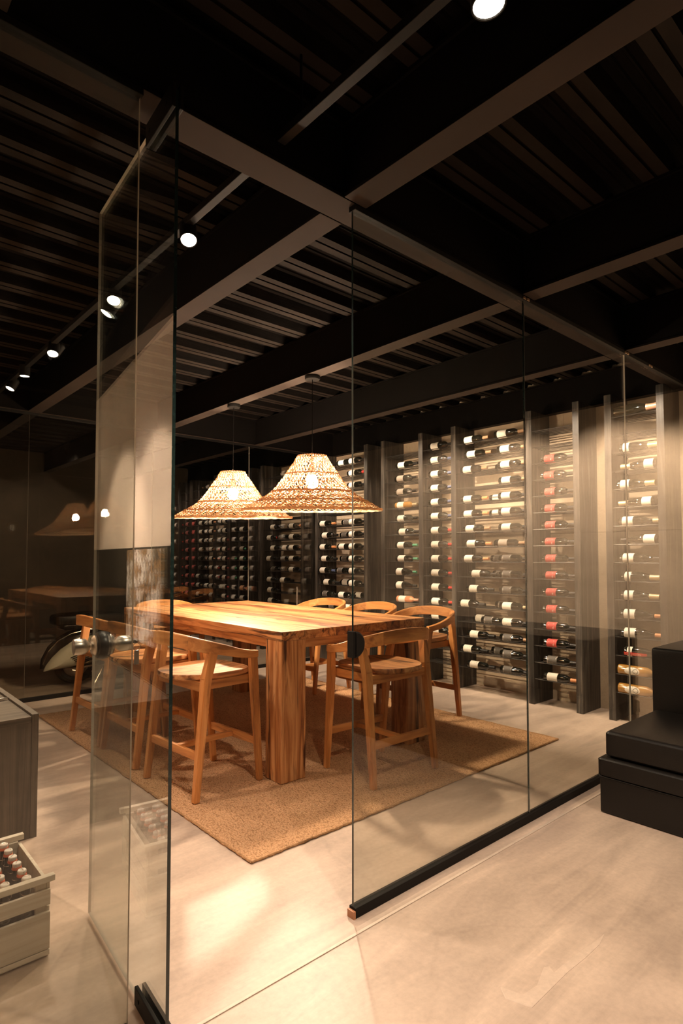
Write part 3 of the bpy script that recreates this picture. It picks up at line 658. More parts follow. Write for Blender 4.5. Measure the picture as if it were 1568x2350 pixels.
# (y right inner face, y left inner face, posts right/left?, label)
def shelf_z(k): return SH0+DSH*k
shelf_cache = {}
def shelf_mesh(w):
    key = round(w, 4)
    if key not in shelf_cache:
        bm = bmesh.new()
        for x in RODX: tube(bm, [(x, 0, 0), (x, w, 0)], 0.0042, 6)
        me = bpy.data.meshes.new('shelf'); bm.to_mesh(me); bm.free(); me.materials.append(M['rod']); shelf_cache[key] = me
    return shelf_cache[key]
RACKS = {5: (1.838, 2.198, 'open wine rack nearest the black sofa', 'rack by sofa'),
         4: (2.540, 2.945, 'tall rack holding mostly red-labelled bottles', 'red-label rack'),
         3: (3.003, 3.825, 'widest tall wine rack with three bottles per shelf', 'widest rack'),
         2: (3.885, 4.275, 'narrow wine rack just left of the widest one', 'rack left of widest'),
         1: (4.335, 4.860, 'wine rack right of the pendant, with golden and rose bottles', 'rack by pendant'),
         0: (5.212, 6.100, 'wine rack partly behind the right pendant, last inside the glass room', 'rack behind pendant'),
         -1: (6.465, 7.380, 'first dim wine rack beyond the back glass', 'first rack beyond glass'),
         -2: (7.760, 8.310, 'second dim wine rack beyond the back glass', 'second rack beyond glass'),
         -3: (8.400, 8.750, 'third dim wine rack beyond the back glass', 'third rack beyond glass'),
         -4: (8.850, 9.580, 'fourth dim wine rack beyond the back glass', 'fourth rack beyond glass'),
         -5: (9.700, 10.03, 'fifth dim wine rack, by the far wall', 'fifth rack beyond glass')}
POSTS = {5: ((1.780, 1.838), (2.198, 2.256)), 4: ((2.481, 2.540), (2.945, 3.003)), 3: (None, (3.825, 3.885)), 2: (None, (4.275, 4.335)), 1: (None, (4.860, 4.918)),
         0: ((5.150, 5.212), (6.100, 6.150)), -1: ((6.40, 6.465), (7.38, 7.45)), -2: ((7.69, 7.76), (8.31, 8.40)), -3: (None, (8.75, 8.85)), -4: (None, (9.58, 9.70)), -5: (None, (10.03, 10.09))}
for k, (y0, y1, lab, short) in RACKS.items():
    r = thing('wine_rack', lab, 'wine rack', (XR+0.17, (y0+y1)/2, 0), group='wall of wine racks')
    r.location = (0, 0, 0)
    for p in POSTS[k]:
        if p: link('side_panel', B(XR, XW-0.002, p[0], p[1], 0.0, SOF-0.002, bev=0.002), M['rack'], r)
    for s in range(16):
        o = bpy.data.objects.new('shelf', shelf_mesh(y1-y0)); COL.objects.link(o); o.parent = r; o.location = (0, y0, shelf_z(s))
# ------------------------------------------------------------ bottles
PROF = {'bdx': [(0.0, 0.004), (0.030, 0.0), (0.0365, 0.004), (0.0375, 0.012), (0.0375, 0.185), (0.0355, 0.200), (0.028, 0.214), (0.0175, 0.226), (0.0145, 0.238), (0.0138, 0.296), (0.0, 0.2965)],
        'brg': [(0.0, 0.004), (0.032, 0.0), (0.0395, 0.005), (0.0405, 0.014), (0.0405, 0.135), (0.0375, 0.160), (0.029, 0.190), (0.0195, 0.220), (0.0150, 0.245), (0.0138, 0.292), (0.0, 0.293)],
        'chp': [(0.0, 0.004), (0.034, 0.0), (0.0425, 0.006), (0.0435, 0.016), (0.0435, 0.130), (0.0400, 0.160), (0.030, 0.200), (0.0205, 0.235), (0.0160, 0.260), (0.0165, 0.298), (0.0, 0.299)]}
CAPR = {'bdx': (0.0150, 0.236, 0.2975), 'brg': (0.0152, 0.250, 0.294), 'chp': (0.0215, 0.225, 0.302)}
LABR = {'bdx': (0.0379, 0.035, 0.128), 'brg': (0.0409, 0.030, 0.112), 'chp': (0.0439, 0.032, 0.105)}
MC = {}
def mesh_of(key, fn, mat, smooth=True):
    if key not in MC:
        bm = bmesh.new(); fn(bm); bmesh.ops.recalc_face_normals(bm, faces=bm.faces); me = bpy.data.meshes.new(key[0]); bm.to_mesh(me); bm.free(); me.materials.append(mat)
        if smooth:
            me.shade_smooth()
            try: me.set_sharp_from_angle(angle=math.radians(40))
            except Exception: pass
        MC[key] = me
    return MC[key]
def ch(name, me, parent, loc=(0, 0, 0)):
    o = bpy.data.objects.new(name, me); COL.objects.link(o); o.parent = parent; o.location = loc; return o
NUM = ['top', 'second', 'third', 'fourth', 'fifth', 'sixth', 'seventh', 'eighth', 'ninth', 'tenth', 'eleventh', 'twelfth', 'thirteenth', 'fourteenth', 'fifteenth', 'bottom']
def px_to_y(px, z, X=5.03):
    # bottle positions were measured on the photograph; the view ray is met with the rack's front plane once, here
    # horizontal bearing of the column, corrected for the small tilt
    F = Vector((math.cos(yaw), math.sin(yaw), 0)); Rr = Vector((math.sin(yaw), -math.cos(yaw), 0))
    up = Vector((0, 0, 1)); fwv = F*math.cos(tilt)+up*math.sin(tilt); upv = -F*math.sin(tilt)+up*math.cos(tilt)
    py = 1281.0
    for _ in range(6):
        d = fwv+Rr*(px-784)/FPX-upv*(py-PY)/FPX; t = X/d.x; P = Vector((0, 0, CAMH))+d*t
        q = Vector((X, P.y, z))-Vector((0, 0, CAMH)); zz = q.dot(fwv); py = PY-FPX*q.dot(upv)/zz
    return P.y
def bottle(rack, k, px, lab='w', cap='k', typ='bdx', flip=False, scale=1.05, row=0, glass='glassdark', pos='', llen=None, noff=0.035, tiltb=0.0):
    """px: picture column of the label's left end (or of the base when flip)"""
    y0, y1, _, short = RACKS[rack]; z = shelf_z(k)
    Y = px_to_y(px, z+0.04)
    Y += (noff if lab != 'n' else 0.0)*scale*(1 if not flip else 0)
    Lb = 0.30*scale
    # the base looks left (larger Y) and the neck right, unless flipped
    if flip: Yb = max(Y, y0+0.002); Yb = min(Yb, y1-Lb-0.002)
    else: Yb = min(Y, y1-0.003); Yb = max(Yb, y0+Lb+0.002) if y1-y0 > Lb+0.01 else Yb
    rr = PROF[typ][4][0]*scale
    mid = (RODX[0]+RODX[1])/2 if row == 0 else (RODX[2]+RODX[3])/2
    h = math.sqrt(max(1e-6, (rr+0.0044)**2-0.0275**2))
    gl = {'glassdark': 'dark', 'glassamber': 'golden', 'glassrose': 'rose-tinted'}[glass]
    sh = {'bdx': '', 'brg': ' sloping', 'chp': ' sparkling-wine'}[typ]
    ln = LN[lab]
    L_ = '%s%s bottle, %s, %s%s, %s shelf, %s' % (gl, sh, ln, CN[cap], (', '+pos) if pos else '', NUM[15-k], short)
    t = thing('wine_bottle', L_, 'bottle', (mid, Yb, z+h), group='wine bottles lying in the racks')
    t.rotation_euler = (tiltb, 0, PI if not flip else 0); t.scale = (scale,)*3
    ch('glass_body', mesh_of(('glass_body', typ, glass), lambda b: lathe(b, PROF[typ], 18, 'y'), M[glass]), t)
    cr_, c0, c1 = CAPR[typ]
    ch('capsule', mesh_of(('capsule', typ, cap), lambda b: lathe(b, [(0.0, c1+0.001), (cr_, c1), (cr_*(1.0 if typ != 'chp' else 1.0), c0+0.02), (cr_*(1.02 if typ != 'chp' else 1.12), c0)][::-1], 14, 'y'), CAP[cap]), t)
    if lab != 'n':
        lr, l0, l1 = LABR[typ]
        if llen: l1 = l0+llen
        # labels wrap the side that faces the room (towards -X in the room)
        a0, a1 = (-1.15, 1.15) if not flip else (PI-1.15, PI+1.15)
        ch('label', mesh_of(('label', typ, lab, flip, l1), lambda b: lathe(b, [(lr, l0), (lr, l1)], 14, 'y', a0=a0-0.45, a1=a1+0.45), L[lab]), t)
    return t
def PX(x0, s, v): return x0+v/s
def row(rack, k, items):
    names = {1: [''], 2: ['left', 'right'], 3: ['left', 'middle', 'right'], 4: ['far left', 'second', 'third', 'far right']}[len(items)]
    prev = None
    for it, nm in zip(items, names):
        kw = dict(it[1]) if len(it) > 1 else {}
        if nm: kw['pos'] = nm
        px = it[0]; r_ = kw.get('row', 0)
        bottle(rack, k, px, **kw)
W = dict(lab='w')
# widest rack
row(3, 15, [(1065.5, dict(lab='w', cap='c')), (1141, dict(lab='w', cap='c', scale=1.08))])
row(3, 14, [(1072, dict(lab='w', cap='c')), (1157, dict(lab='w', cap='c', scale=1.08))])
row(3, 13, [(1063, dict(lab='w', cap='c')), (1129, dict(lab='w', cap='k', row=1)), (1158, dict(lab='w', cap='c', scale=1.06))])
row(3, 12, [(1164, dict(lab='w', cap='c', noff=0.07, scale=1.03))])
row(3, 11, [(1064, dict(lab='w', cap='o')), (1116, dict(lab='w', cap='c', row=1)), (1174, dict(lab='w', cap='k', row=0, noff=0.08))])
row(3, 10, [(1065, dict(lab='w', cap='o')), (1115, dict(lab='w', cap='c', row=1)), (1168, dict(lab='w', cap='k'))])
row(3, 9, [(1069, dict(lab='w', cap='c')), (1157, dict(lab='w', cap='k', scale=1.05))])
row(3, 8, [(1072, dict(lab='w', cap='o')), (1126, dict(lab='w', cap='k', row=1)), (1144, dict(lab='g', cap='c'))])
row(3, 7, [(1066, dict(lab='w', cap='o')), (1118, dict(lab='k', cap='c', row=1)), (1162, dict(lab='k', cap='k'))])
row(3, 6, [(1083, dict(lab='p', cap='k')), (1123, dict(lab='k', cap='c', row=1)), (1178, dict(lab='k', cap='k'))])
row(3, 5, [(1077, dict(lab='p', cap='k')), (1178, dict(lab='k', cap='k', noff=0.07))])
row(3, 4, [(1058, dict(lab='p', cap='k')), (1129, dict(lab='k', cap='k', row=1)), (1158, dict(lab='w', cap='y', scale=1.05))])
row(3, 3, [(1077, dict(lab='p', cap='k', row=1)), (1111, dict(lab='k', cap='c')), (1171, dict(lab='p', cap='k'))])
row(3, 2, [(1079, dict(lab='p', cap='k')), (1167, dict(lab='k', cap='c', noff=0.07))])
row(3, 1, [(1064, dict(lab='p', cap='k')), (1125, dict(lab='k', cap='k', row=1, noff=0.06)), (1180, dict(lab='k', cap='k'))])
row(3, 0, [(1079, dict(lab='p', cap='k')), (1172, dict(lab='k', cap='k', noff=0.07))])
# red-label rack
for k, px in zip(range(13, 1, -1), (1252, 1248.5, 1251, 1250.5, 1253, 1251.5, 1255, 1258, 1255, 1259, 1258.7, 1260)):
    row(4, k, [(px, dict(lab='r', cap='k'))])
row(4, 1, [(1269, dict(lab='k', cap='k'))]); row(4, 0, [(1262, dict(lab='d', cap='o'))])
# rack by the sofa
row(5, 15, [(1408, dict(lab='y' if False else 'n', cap='s', typ='chp', scale=1.14))])
row(5, 13, [(1430.8, dict(lab='w', cap='y', typ='chp', scale=0.98, llen=0.05))])
row(5, 12, [(1509, dict(lab='w', cap='y', typ='chp', flip=True, scale=0.98))])
row(5, 11, [(1424.8, dict(lab='w', cap='y', typ='chp', scale=0.98))])
row(5, 10, [(1504, dict(lab='w', cap='y', typ='chp', flip=True, scale=0.98))])
row(5, 9, [(1430.7, dict(lab='w', cap='y', typ='brg'))])
row(5, 8, [(1513, dict(lab='w', cap='k', typ='brg', flip=True))])
row(5, 7, [(1434, dict(lab='w', cap='k', typ='brg'))])
row(5, 6, [(1435, dict(lab='p', cap='y', typ='chp', scale=0.98, llen=0.05))])
row(5, 5, [(1434, dict(lab='w', cap='y', typ='chp', scale=0.98))])
row(5, 4, [(1444.4, dict(lab='w', cap='o', typ='brg'))])
row(5, 3, [(1444.4, dict(lab='w', cap='o', typ='brg'))])
cb = bottle(5, 2, 1452, lab='w', cap='y', typ='chp', scale=0.98, llen=0.04)
cb['label'] = 'dark sparkling bottle with a red lettered band, third shelf from the floor beside the sofa'
# red band with its lettering
bmx = bmesh.new(); lathe(bmx, [(0.0446, 0.012), (0.0446, 0.150)], 10, 'y', a0=-0.72, a1=-0.05)
ch('band', mesh_of(('band', 1), lambda b: lathe(b, [(0.0446, 0.010), (0.0446, 0.135), (0.041, 0.165), (0.034, 0.19)], 10, 'y', a0=-0.62, a1=0.02), plain('red_band', (0.62, 0.03, 0.02), 0.5)), cb)
bmx.free()
fc = bpy.data.curves.new('lettering', 'FONT'); fc.body = 'CHANDON'; fc.size = 0.024; fc.extrude = 0.0004; fc.align_x = 'LEFT'; fc.space_character = 1.05
fo = bpy.data.objects.new('lettering', fc); COL.objects.link(fo)
bpy.context.view_layer.update(); me = bpy.data.meshes.new_from_object(fo.evaluated_get(bpy.context.evaluated_depsgraph_get())); bpy.data.objects.remove(fo)
for v in me.vertices:   # wrap the flat letters round the glass: x runs along the bottle, y round it
    u, a, r_ = v.co.x, v.co.y, v.co.z
    ang = -0.50+a/0.0446; rad = 0.0450+max(0, r_)
    v.co = Vector((rad*math.cos(ang), 0.018+u, rad*math.sin(ang)))
me.materials.clear(); me.materials.append(plain('letter_dark_red', (0.95, 0.45, 0.35), 0.5)); ch('lettering', me, cb)
for k, w_ in ((1, 'upper'), (0, 'lower')):
    t = bottle(5, k, 1432, lab='n', cap='k', typ='bdx', glass='glassamber', scale=1.15)
    t['label'] = '%s golden bottle with a large oval cream label beside the sofa' % w_
    bm = bmesh.new(); ring = []; c = None
    def cyl(u, a, r=0.0381): return (r*math.cos(a), u, r*math.sin(a))
    cen = bm.verts.new(cyl(0.105, 0.0))
    for i in range(28):
        th = 2*PI*i/28; ring.append((0.105+0.052*math.cos(th), 0.80*math.sin(th)))
    prev = [bm.verts.new(cyl(0.105+(u-0.105)*0.5, a*0.5)) for u, a in ring]; outv = [bm.verts.new(cyl(u, a)) for u, a in ring]
    for i in range(28):
        j = (i+1) % 28; bm.faces.new([cen, prev[i], prev[j]]); bm.faces.new([prev[i], outv[i], outv[j], prev[j]])
    link('oval_label', bm, L['p'], t)
    bm = bmesh.new(); tube(bm, [cyl(0.128+0.017*math.cos(2*PI*i/20), 0.42*math.sin(2*PI*i/20), 0.0385) for i in range(20)], 0.0012, 5, closed=True); link('label_ring', bm, M['blackm'], t)
# narrow rack left of the widest
for k, px, cp in ((15, 994, 'k'), (14, 996, 'b'), (13, 993.5, 'b'), (12, 994.3, 'b'), (11, 994.3, 'b'), (10, 996.8, 'b'), (9, 994, 'r'), (8, 995, 'r'), (7, 997.3, 'r'), (6, 997, 'r'), (5, 1003, 'r'), (4, 1002.5, 'r'), (3, 1002, 'r'), (2, 1002, 'r')):
    row(2, k, [(px, dict(lab='p' if 5 < k < 9 else 'w', cap=cp))])
# rack right of the pendant
row(1, 14, [(913.5, dict(lab='w', cap='k'))]); row(1, 13, [(911, dict(lab='g', cap='k'))]); row(1, 12, [(911, dict(lab='g', cap='k'))])
row(1, 11, [(911.7, dict(lab='w', cap='y', glass='glassamber'))]); row(1, 10, [(912.4, dict(lab='p', cap='k'))]); row(1, 9, [(916, dict(lab='p', cap='k'))])
row(1, 8, [(912.4, dict(lab='w', cap='g'))]); row(1, 7, [(913.5, dict(lab='w', cap='g'))]); row(1, 6, [(910.7, dict(lab='w', cap='g', typ='brg'))])
row(1, 5, [(910.7, dict(lab='w', cap='k', typ='brg'))]); row(1, 4, [(915, dict(lab='w', cap='s', glass='glassrose'))]); row(1, 2, [(925, dict(lab='w', cap='k'))])
# rack behind the right pendant
row(0, 15, [(777, dict(lab='p', cap='k')), (801, dict(lab='w', cap='k'))])
row(0, 14, [(806, dict(lab='w', cap='r'))]); row(0, 13, [(812, dict(lab='w', cap='k'))])
row(0, 10, [(732, dict(lab='w', cap='o')), (788, dict(lab='k', cap='k')), (816, dict(lab='w', cap='k'))])
row(0, 9, [(739.5, dict(lab='w', cap='k')), (769.5, dict(lab='k', cap='k', row=1)), (807, dict(lab='w', cap='k'))])
row(0, 8, [(731, dict(lab='w', cap='o')), (778, dict(lab='w', cap='k')), (816, dict(lab='w', cap='k'))])
row(0, 7, [(738, dict(lab='w', cap='k')), (769.5, dict(lab='k', cap='k', row=1)), (810, dict(lab='w', cap='k'))])
row(0, 6, [(733, dict(lab='w', cap='b')), (774, dict(lab='k', cap='k')), (818, dict(lab='p', cap='k'))])
row(0, 5, [(743, dict(lab='p', cap='k')), (770.5, dict(lab='w', cap='c', row=1)), (810.5, dict(lab='w', cap='k'))])
row(0, 4, [(740, dict(lab='k', cap='k')), (777, dict(lab='w', cap='k')), (802, dict(lab='w', cap='k', row=1))])
row(0, 3, [(755, dict(lab='k', cap='k')), (790, dict(lab='w', cap='k'))])
row(0, 2, [(812, dict(lab='w', cap='k'))])
# beyond the back glass
row(-1, 13, [(613, dict(lab='w', cap='k'))]); row(-1, 12, [(615, dict(lab='w', cap='k'))])
row(-1, 10, [(621, dict(lab='w', cap='k')), (672, dict(lab='w', cap='o'))]); row(-1, 9, [(613, dict(lab='w', cap='r')), (640, dict(lab='k', cap='k')), (676, dict(lab='w', cap='k'))])
row(-1, 8, [(621, dict(lab='w', cap='k')), (648, dict(lab='w', cap='o')), (673, dict(lab='w', cap='k'))]); row(-1, 7, [(612, dict(lab='w', cap='k')), (645, dict(lab='k', cap='k')), (676, dict(lab='w', cap='k'))])
row(-1, 6, [(622, dict(lab='k', cap='k')), (673, dict(lab='w', cap='k'))]); row(-1, 5, [(613, dict(lab='w', cap='k')), (643, dict(lab='w', cap='k'))])
row(-1, 4, [(614, dict(lab='w', cap='k'))]); row(-1, 3, [(615, dict(lab='w', cap='k'))]); row(-1, 2, [(616, dict(lab='w', cap='k'))])
# in these the necks point left in the picture
for k, lb, cp in ((10, 'w', 'k'), (9, 'g', 'k'), (8, 'g', 'k'), (7, 'w', 'g'), (6, 'w', 'g'), (5, 'w', 'g'), (4, 'o', 'k'), (3, 'w', 'k'), (2, 'i', 'k')):
    row(-2, k, [(561, dict(lab=lb, cap=cp, flip=True))])
for k, cp in ((11, 'b'), (10, 'b'), (9, 'b'), (8, 'r'), (7, 'r'), (6, 'r'), (5, 'r'), (4, 'k'), (3, 'k'), (2, 'k')):
    row(-3, k, [(519, dict(lab='w', cap=cp, flip=True))])
for k in (13, 12): row(-4, k, [(456, dict(lab='w', cap='k'))])
for k in (11, 10, 9, 8): row(-4, k, [(457, dict(lab='w', cap='k')), (489, dict(lab='w', cap='o', flip=True))])
for k in (7, 6): row(-4, k, [(455, dict(lab='k', cap='k')), (489, dict(lab='w', cap='o', flip=True))])
for k in (5, 4, 3): row(-4, k, [(450, dict(lab='w', cap='k')), (489, dict(lab='w', cap='k', flip=True))])
for k in range(3, 12): row(-5, k, [(432, dict(lab='i', cap='r', flip=True))])
# ============================================================ SOFA
sf = thing('sofa', 'black leather sofa in the lower right corner in front of the glass', 'sofa', (3.17, 1.48, 0))
def soft(x0, x1, y0, y1, z0, z1, r, bulge=0.012, sub=8):
    bm = bmesh.new(); box(bm, x0, x1, y0, y1, z0, z1)
    bmesh.ops.subdivide_edges(bm, edges=bm.edges[:], cuts=sub, use_grid_fill=True)
    cx, cy, cz = (x0+x1)/2, (y0+y1)/2, (z0+z1)/2; hx, hy, hz = (x1-x0)/2, (y1-y0)/2, (z1-z0)/2
    for v in bm.verts:
        d = v.co-Vector((cx, cy, cz)); q = Vector((d.x/hx, d.y/hy, d.z/hz)); m = [abs(c) for c in q]
        b = (1-min(1, m[0])**4)*(1-min(1, m[1])**4)
        bz = b if m[2] > 0.99 else 0
        v.co.z += bulge*bz*(1 if q.z > 0 else -0.3)
        if m[0] > 0.99: v.co.x += bulge*0.6*(1-m[2]**2)*(1-m[1]**4)*(1 if q.x > 0 else -1)
        if m[1] > 0.99: v.co.y += bulge*0.6*(1-m[2]**2)*(1-m[0]**4)*(1 if q.y > 0 else -1)
    es = [e for e in bm.edges if len(e.link_faces) == 2 and e.calc_face_angle(0) > 1.0]
    bmesh.ops.bevel(bm, geom=es, offset=r, segments=4, affect='EDGES', profile=0.5)
    return bm
Ls = -2.6
link('base', soft(0.0, 1.50, Ls, 0.0, 0.004, 0.190, 0.006, 0.0), M['leather'], sf, smooth=True)
link('seat_band', soft(-0.010, 1.50, Ls, 0.010, 0.1915, 0.292, 0.022, 0.010), M['leather'], sf, smooth=True)
link('seat_cushion', soft(0.012, 0.700, -1.3, -0.022, 0.2945, 0.432, 0.024, 0.014), M['leather'], sf, smooth=True)
link('seat_cushion', soft(0.012, 0.700, Ls, -1.304, 0.2945, 0.432, 0.024, 0.014), M['leather'], sf, smooth=True)
link('backrest', soft(0.712, 1.50, Ls, 0.0, 0.2945, 0.800, 0.018, 0.012), M['leather'], sf, smooth=True)
pip = bmesh.new(); tube(pip, [(-0.001, 0.001, 0.191), (1.45, 0.001, 0.191)], 0.003, 6); tube(pip, [(-0.001, 0.001, 0.191), (-0.001, Ls, 0.191)], 0.003, 6)
link('piping', pip, M['leather'], sf)
# ============================================================ LEFT SIDE: cabinet, crate
cb_ = thing('low_cabinet', 'low grey oak cabinet at the left edge, behind the bottle crate', 'cabinet', (0.26, 3.175, 0))
CX, CY, CZ = 0.592, 1.95, 0.582
link('side_panel', B(CX-0.030, CX, 0.0, CY, 0.0, CZ+0.010, bev=0.0015), M['cab_z'], cb_)
link('top', B(0.0, CX-0.033, 0.0, CY, CZ-0.028, CZ, bev=0.001), M['cab_x'], cb_)
link('front_panel', B(0.0, CX-0.031, 0.001, 0.02, 0.0, CZ-0.0285, bev=0.001), M['cab_z'], cb_)
link('back_panel', B(0.0, CX-0.031, CY-0.02, CY-0.001, 0.0, CZ-0.0285), M['cab_z'], cb_)
pn = link('metal_stylus', bmesh.new(), M['chrome']); bpy.data.objects.remove(pn)
bm = bmesh.new(); tube(bm, [(0.55, 3.62, CZ+0.0095), (0.60, 3.622, CZ+0.0095), (0.79, 3.628, CZ+0.0095), (0.815, 3.629, CZ+0.0095)], [0.008, 0.0095, 0.0095, 0.004], 12)
tag(link('metal_rod', bm, M['chrome'], smooth=True), 'short shiny metal rod lying on the grey cabinet top', 'rod')
# dark panel and mottled board on the left wall, seen mirrored in the door
tag(link('wall_board', B(0.252, 0.275, 2.75, 6.0, 0.60, 1.42, bev=0.002), M['blackm']), 'dark board along the left wall, seen only as a reflection in the door', 'panel')
tag(link('mottled_canvas', B(0.277, 0.30, 3.25, 4.05, 0.83, 1.405, bev=0.002), M['canvas']), 'cream and ochre mottled canvas mirrored in the open glass door', 'painting')
cr8 = thing('bottle_crate', 'whitewashed slatted wooden crate full of swing-top bottles, lower left', 'crate', (0.255, 2.20, 0))
cw, cdp, chh = 0.385, 0.405, 0.274
for sy, yy in ((-1, 0.0), (1, cdp)):
    y0, y1 = (0.0, 0.012) if sy < 0 else (cdp-0.012, cdp)
    for z0, z1 in ((0.010, 0.027), (0.030, 0.152), (0.176, 0.226)):
        link('slat', B(0.0, cw-0.002, y0, y1, z0, z1, bev=0.0015), M['cratewood'], cr8)
    link('top_bar', B(0.0, cw+0.010, y0-0.008 if sy < 0 else y0-0.004, y1+0.004 if sy < 0 else y1+0.008, 0.254, chh, bev=0.002), M['cratewood'], cr8)
for x0 in (0.0, cw-0.012):
    for z0, z1 in ((0.012, 0.085), (0.091, 0.165), (0.171, 0.245)):
        link('slat', B(x0, x0+0.011, 0.0125, cdp-0.0125, z0, z1, bev=0.0015), M['cratewood'], cr8)
for x0 in (0.0125, cw-0.0455):
    for y0 in (0.0125, cdp-0.0265):
        link('corner_post', B(x0, x0+0.033, y0, y0+0.014, 0.010, 0.2535, bev=0.001), M['cratewood'], cr8)
link('bottom_board', B(0.002, cw-0.002, 0.013, cdp-0.013, 0.001, 0.0095), M['cratewood'], cr8)
def make_swing():
    t = thing('swing_top_bottle', '', 'bottle', (0, 0, 0), group='swing-top bottles in the crate')
    bm = bmesh.new(); lathe(bm, [(0.0, 0.0), (0.025, 0.0), (0.029, 0.004), (0.0295, 0.145), (0.026, 0.165), (0.016, 0.190), (0.012, 0.21), (0.0115, 0.238), (0.0, 0.238)], 18); link('glass_body', bm, M['glassdark'], t, smooth=True)
    bm = bmesh.new(); lathe(bm, [(0.0, 0.2385), (0.0150, 0.2385), (0.0165, 0.2415), (0.0150, 0.2475), (0.0, 0.2475)], 16); link('gasket', bm, M['rubber'], t, smooth=True)
    bm = bmesh.new(); lathe(bm, [(0.0, 0.248), (0.0130, 0.248), (0.0145, 0.252), (0.0142, 0.259), (0.012, 0.2615), (0.0, 0.262)], 16); link('stopper', bm, M['white'], t, smooth=True)
    bm = bmesh.new()
    for s in (-1, 1): tube(bm, [(0.0, s*0.0155, 0.255), (0.004, s*0.0185, 0.235), (0.010, s*0.0175, 0.212), (0.003, s*0.0145, 0.204)], 0.0010, 5)
    tube(bm, [(0.0, 0.0155, 0.255), (0.0, 0.008, 0.264), (0.0, -0.008, 0.264), (0.0, -0.0155, 0.255)], 0.0010, 5)
    tube(bm, [(0.0135*math.cos(2*PI*k/12), 0.0145*math.sin(2*PI*k/12), 0.206) for k in range(12)], 0.0010, 5, closed=True)
    link('wire_bail', bm, M['chrome'], t); return t
sw = make_swing(); index_kids(); R = random.Random(2); first = True
rows_n = ['front', 'second', 'third', 'fourth', 'fifth', 'back']; cols_n = ['leftmost', 'second from left', 'third from left', 'second from right', 'rightmost']
for j in range(6):
    for i in range(5):
        o = sw if first else copy_tree(sw); first = False
        x = 0.255+0.034+0.019+i*0.0665; yy = 2.20+0.046+j*0.0625
        o.location = (x+R.uniform(-0.002, 0.002), yy+R.uniform(-0.0015, 0.0015), 0.0100); o.rotation_euler = (0, 0, R.uniform(0, 6))
        o['label'] = 'dark swing-top bottle with white stopper, %s in the %s row of the crate' % (cols_n[i], rows_n[j])
# slim post between the last rack and the far stool
ps = thing('steel_post', 'slim steel post standing at the back glass beyond the farthest stool', 'post', (4.62, 6.02, 0))
bm = bmesh.new(); lathe(bm, [(0.0, 0.008), (0.011, 0.008), (0.011, 0.95), (0.013, 0.952), (0.013, 0.985), (0.0, 0.99)], 14); link('tube', bm, M['satin'], ps, smooth=True)
bm = bmesh.new(); lathe(bm, [(0.0, 0.0), (0.09, 0.0), (0.085, 0.008), (0.0, 0.009)], 24); link('foot', bm, M['blackm'], ps, smooth=True)
# ============================================================ SCOOTER
sc = thing('motor_scooter', 'black scooter with a cream rear side panel parked beyond the back glass', 'scooter', (1.80, 6.72, 0))
def ell(bm, pts, y0, y1, bulge, cols=6):
    """inflated side panel from an outline in x,z"""
    c = Vector((sum(p[0] for p in pts)/len(pts), 0, sum(p[1] for p in pts)/len(pts))); rings = []
    for i in range(cols+1):
        f = i/cols; s = math.cos(f*PI/2*0.97); yv = y0+(y1-y0)*(math.sin(f*PI/2)); rings.append([bm.verts.new((c.x+(p[0]-c.x)*s, yv, c.z+(p[1]-c.z)*s)) for p in pts])
    for A, Cc in zip(rings[:-1], rings[1:]):
        for k in range(len(pts)): bm.faces.new([A[k], A[(k+1) % len(pts)], Cc[(k+1) % len(pts)], Cc[k]])
    bm.faces.new(rings[-1]); bm.faces.new(rings[0][::-1])
cowl = [(0.01, 0.185), (0.03, 0.24), (0.09, 0.32), (0.17, 0.395), (0.28, 0.465), (0.40, 0.505), (0.52, 0.52), (0.62, 0.50), (0.69, 0.44), (0.72, 0.36), (0.69, 0.28), (0.58, 0.235), (0.40, 0.215), (0.20, 0.195)]
body = [(0.0, 0.20), (0.01, 0.30), (0.07, 0.42), (0.16, 0.51), (0.28, 0.57), (0.45, 0.60), (0.66, 0.60), (0.76, 0.50), (0.80, 0.32), (0.80, 0.19), (0.60, 0.17), (0.30, 0.17)]
bm = bmesh.new(); ell(bm, body, 0.0, 0.13, 0.1); ell(bm, body, 0.0, -0.09, 0.1); link('rear_body', bm, M['blackp'], sc, smooth=True)
cow = link('side_cowl', bmesh.new(), M['cream'], sc); bpy.data.objects.remove(cow)
bm = bmesh.new(); ell(bm, cowl, -0.095, -0.19, 0.1); cow = link('side_cowl', bm, M['cream'], sc, smooth=True)
bm = bmesh.new()
for i in range(6):
    z = 0.355-0.0200*i; x0 = 0.25+0.016*i; box(bm, x0, x0+0.24, -0.193, -0.160, z-0.0045, z+0.0045)
lv = link('louvre_slots', bm, M['blackm'], cow)
for v in lv.data.vertices: v.co.z += (v.co.x-0.4)*0.28
bm = bmesh.new(); tube(bm, [(0.005, -0.10, 0.26), (0.05, -0.115, 0.39), (0.14, -0.12, 0.49), (0.27, -0.12, 0.555), (0.45, -0.12, 0.585), (0.62, -0.12, 0.585)], 0.006, 8); link('chrome_trim', bm, M['chrome'], sc, smooth=True)
link('seat', soft(0.12, 0.82, -0.13, 0.13, 0.64, 0.75, 0.03, 0.02, 5), M['leather'], sc, smooth=True)
link('seat_base', B(0.20, 0.76, -0.11, 0.11, 0.59, 0.645, bev=0.01), M['blackp'], sc)
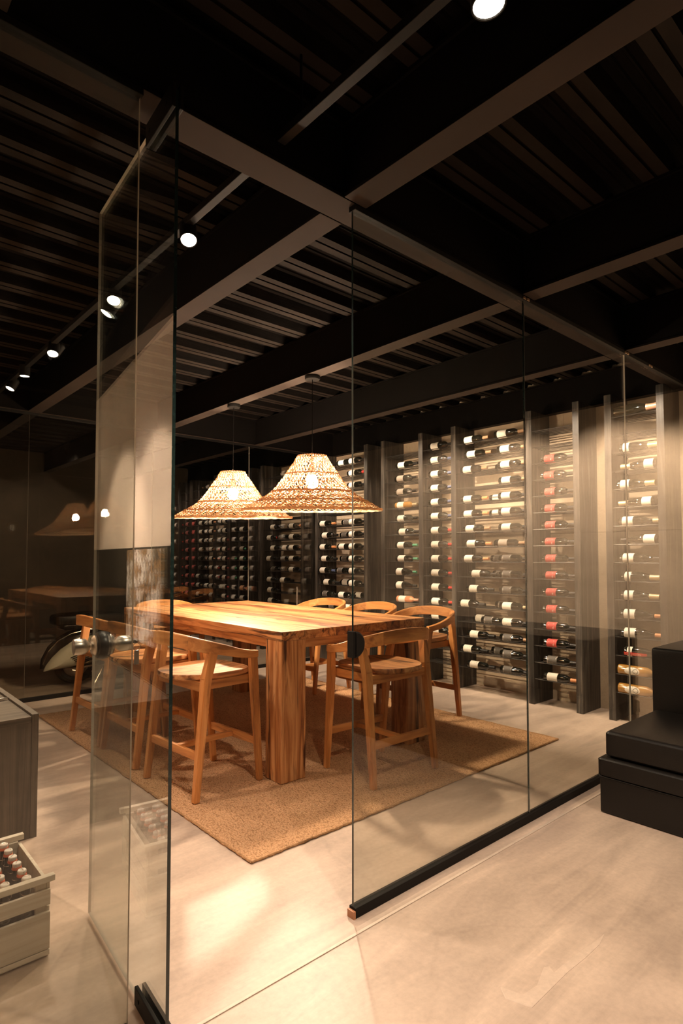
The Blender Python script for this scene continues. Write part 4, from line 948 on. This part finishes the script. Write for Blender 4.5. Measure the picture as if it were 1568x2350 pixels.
def wheel(x):
    wl = bpy.data.objects.new('wheel', None); COL.objects.link(wl); wl.parent = sc; wl.location = (x, 0.02, 0.215)
    bm = bmesh.new(); tube(bm, [(0.17*math.cos(2*PI*k/32), 0, 0.17*math.sin(2*PI*k/32)) for k in range(32)], 0.045, 10, closed=True); link('tyre', bm, M['tyre'], wl, smooth=True)
    bm = bmesh.new(); lathe(bm, [(0.0, -0.03), (0.05, -0.035), (0.12, -0.01), (0.135, -0.025), (0.135, 0.025), (0.12, 0.01), (0.0, 0.03)], 24, 'y'); link('rim', bm, M['satin'], wl, smooth=True)
wheel(0.36); wheel(1.50)
bm = bmesh.new(); box(bm, 0.74, 1.28, -0.15, 0.15, 0.20, 0.235, bev=0.01); link('floor_board', bm, M['blackp'], sc)
bm = bmesh.new(); taper(bm, (1.26, 0, 0.21), (1.14, 0, 0.86), (0.44, 0.03), (0.30, 0.03), bev=0.01); link('leg_shield', bm, M['blackp'], sc)
bm = bmesh.new(); tube(bm, [(1.50, 0.02, 0.22), (1.46, 0.09, 0.30), (1.34, 0.04, 0.52), (1.16, 0, 0.95)], 0.022, 10); link('fork', bm, M['satin'], sc, smooth=True)
bm = bmesh.new(); tube(bm, [(1.08, -0.30, 0.98), (1.13, -0.16, 1.0), (1.16, 0, 0.99), (1.13, 0.16, 1.0), (1.08, 0.30, 0.98)], [0.016, 0.018, 0.045, 0.018, 0.016], 10); link('handlebar', bm, M['blackp'], sc, smooth=True)
bm = bmesh.new(); lathe(bm, [(0.0, 1.25), (0.05, 1.245), (0.058, 1.22), (0.04, 1.16), (0.0, 1.15)], 20, 'x')
for v in bm.verts: v.co.z += 0.985
link('headlight', bm, M['chrome'], sc, smooth=True)
bm = bmesh.new(); tube(bm, [(1.36, 0.02, 0.40), (1.50, 0.02, 0.47), (1.66, 0.02, 0.40), (1.72, 0.02, 0.28)], [0.05, 0.085, 0.07, 0.03], 12); link('front_fender', bm, M['blackp'], sc, smooth=True)
bm = bmesh.new(); tube(bm, [(0.56, -0.11, 0.20), (0.40, -0.19, 0.205), (0.29, -0.20, 0.175), (0.26, -0.20, 0.185)], [0.008, 0.009, 0.013, 0.010], 8); link('kick_lever', bm, M['chrome'], sc, smooth=True)
bm = bmesh.new(); tube(bm, [(0.62, -0.10, 0.17), (0.50, -0.17, 0.012), (0.62, -0.19, 0.012)], 0.010, 8); tube(bm, [(0.62, 0.10, 0.17), (0.50, 0.17, 0.012), (0.62, 0.19, 0.012)], 0.010, 8); link('stand', bm, M['chrome'], sc, smooth=True)
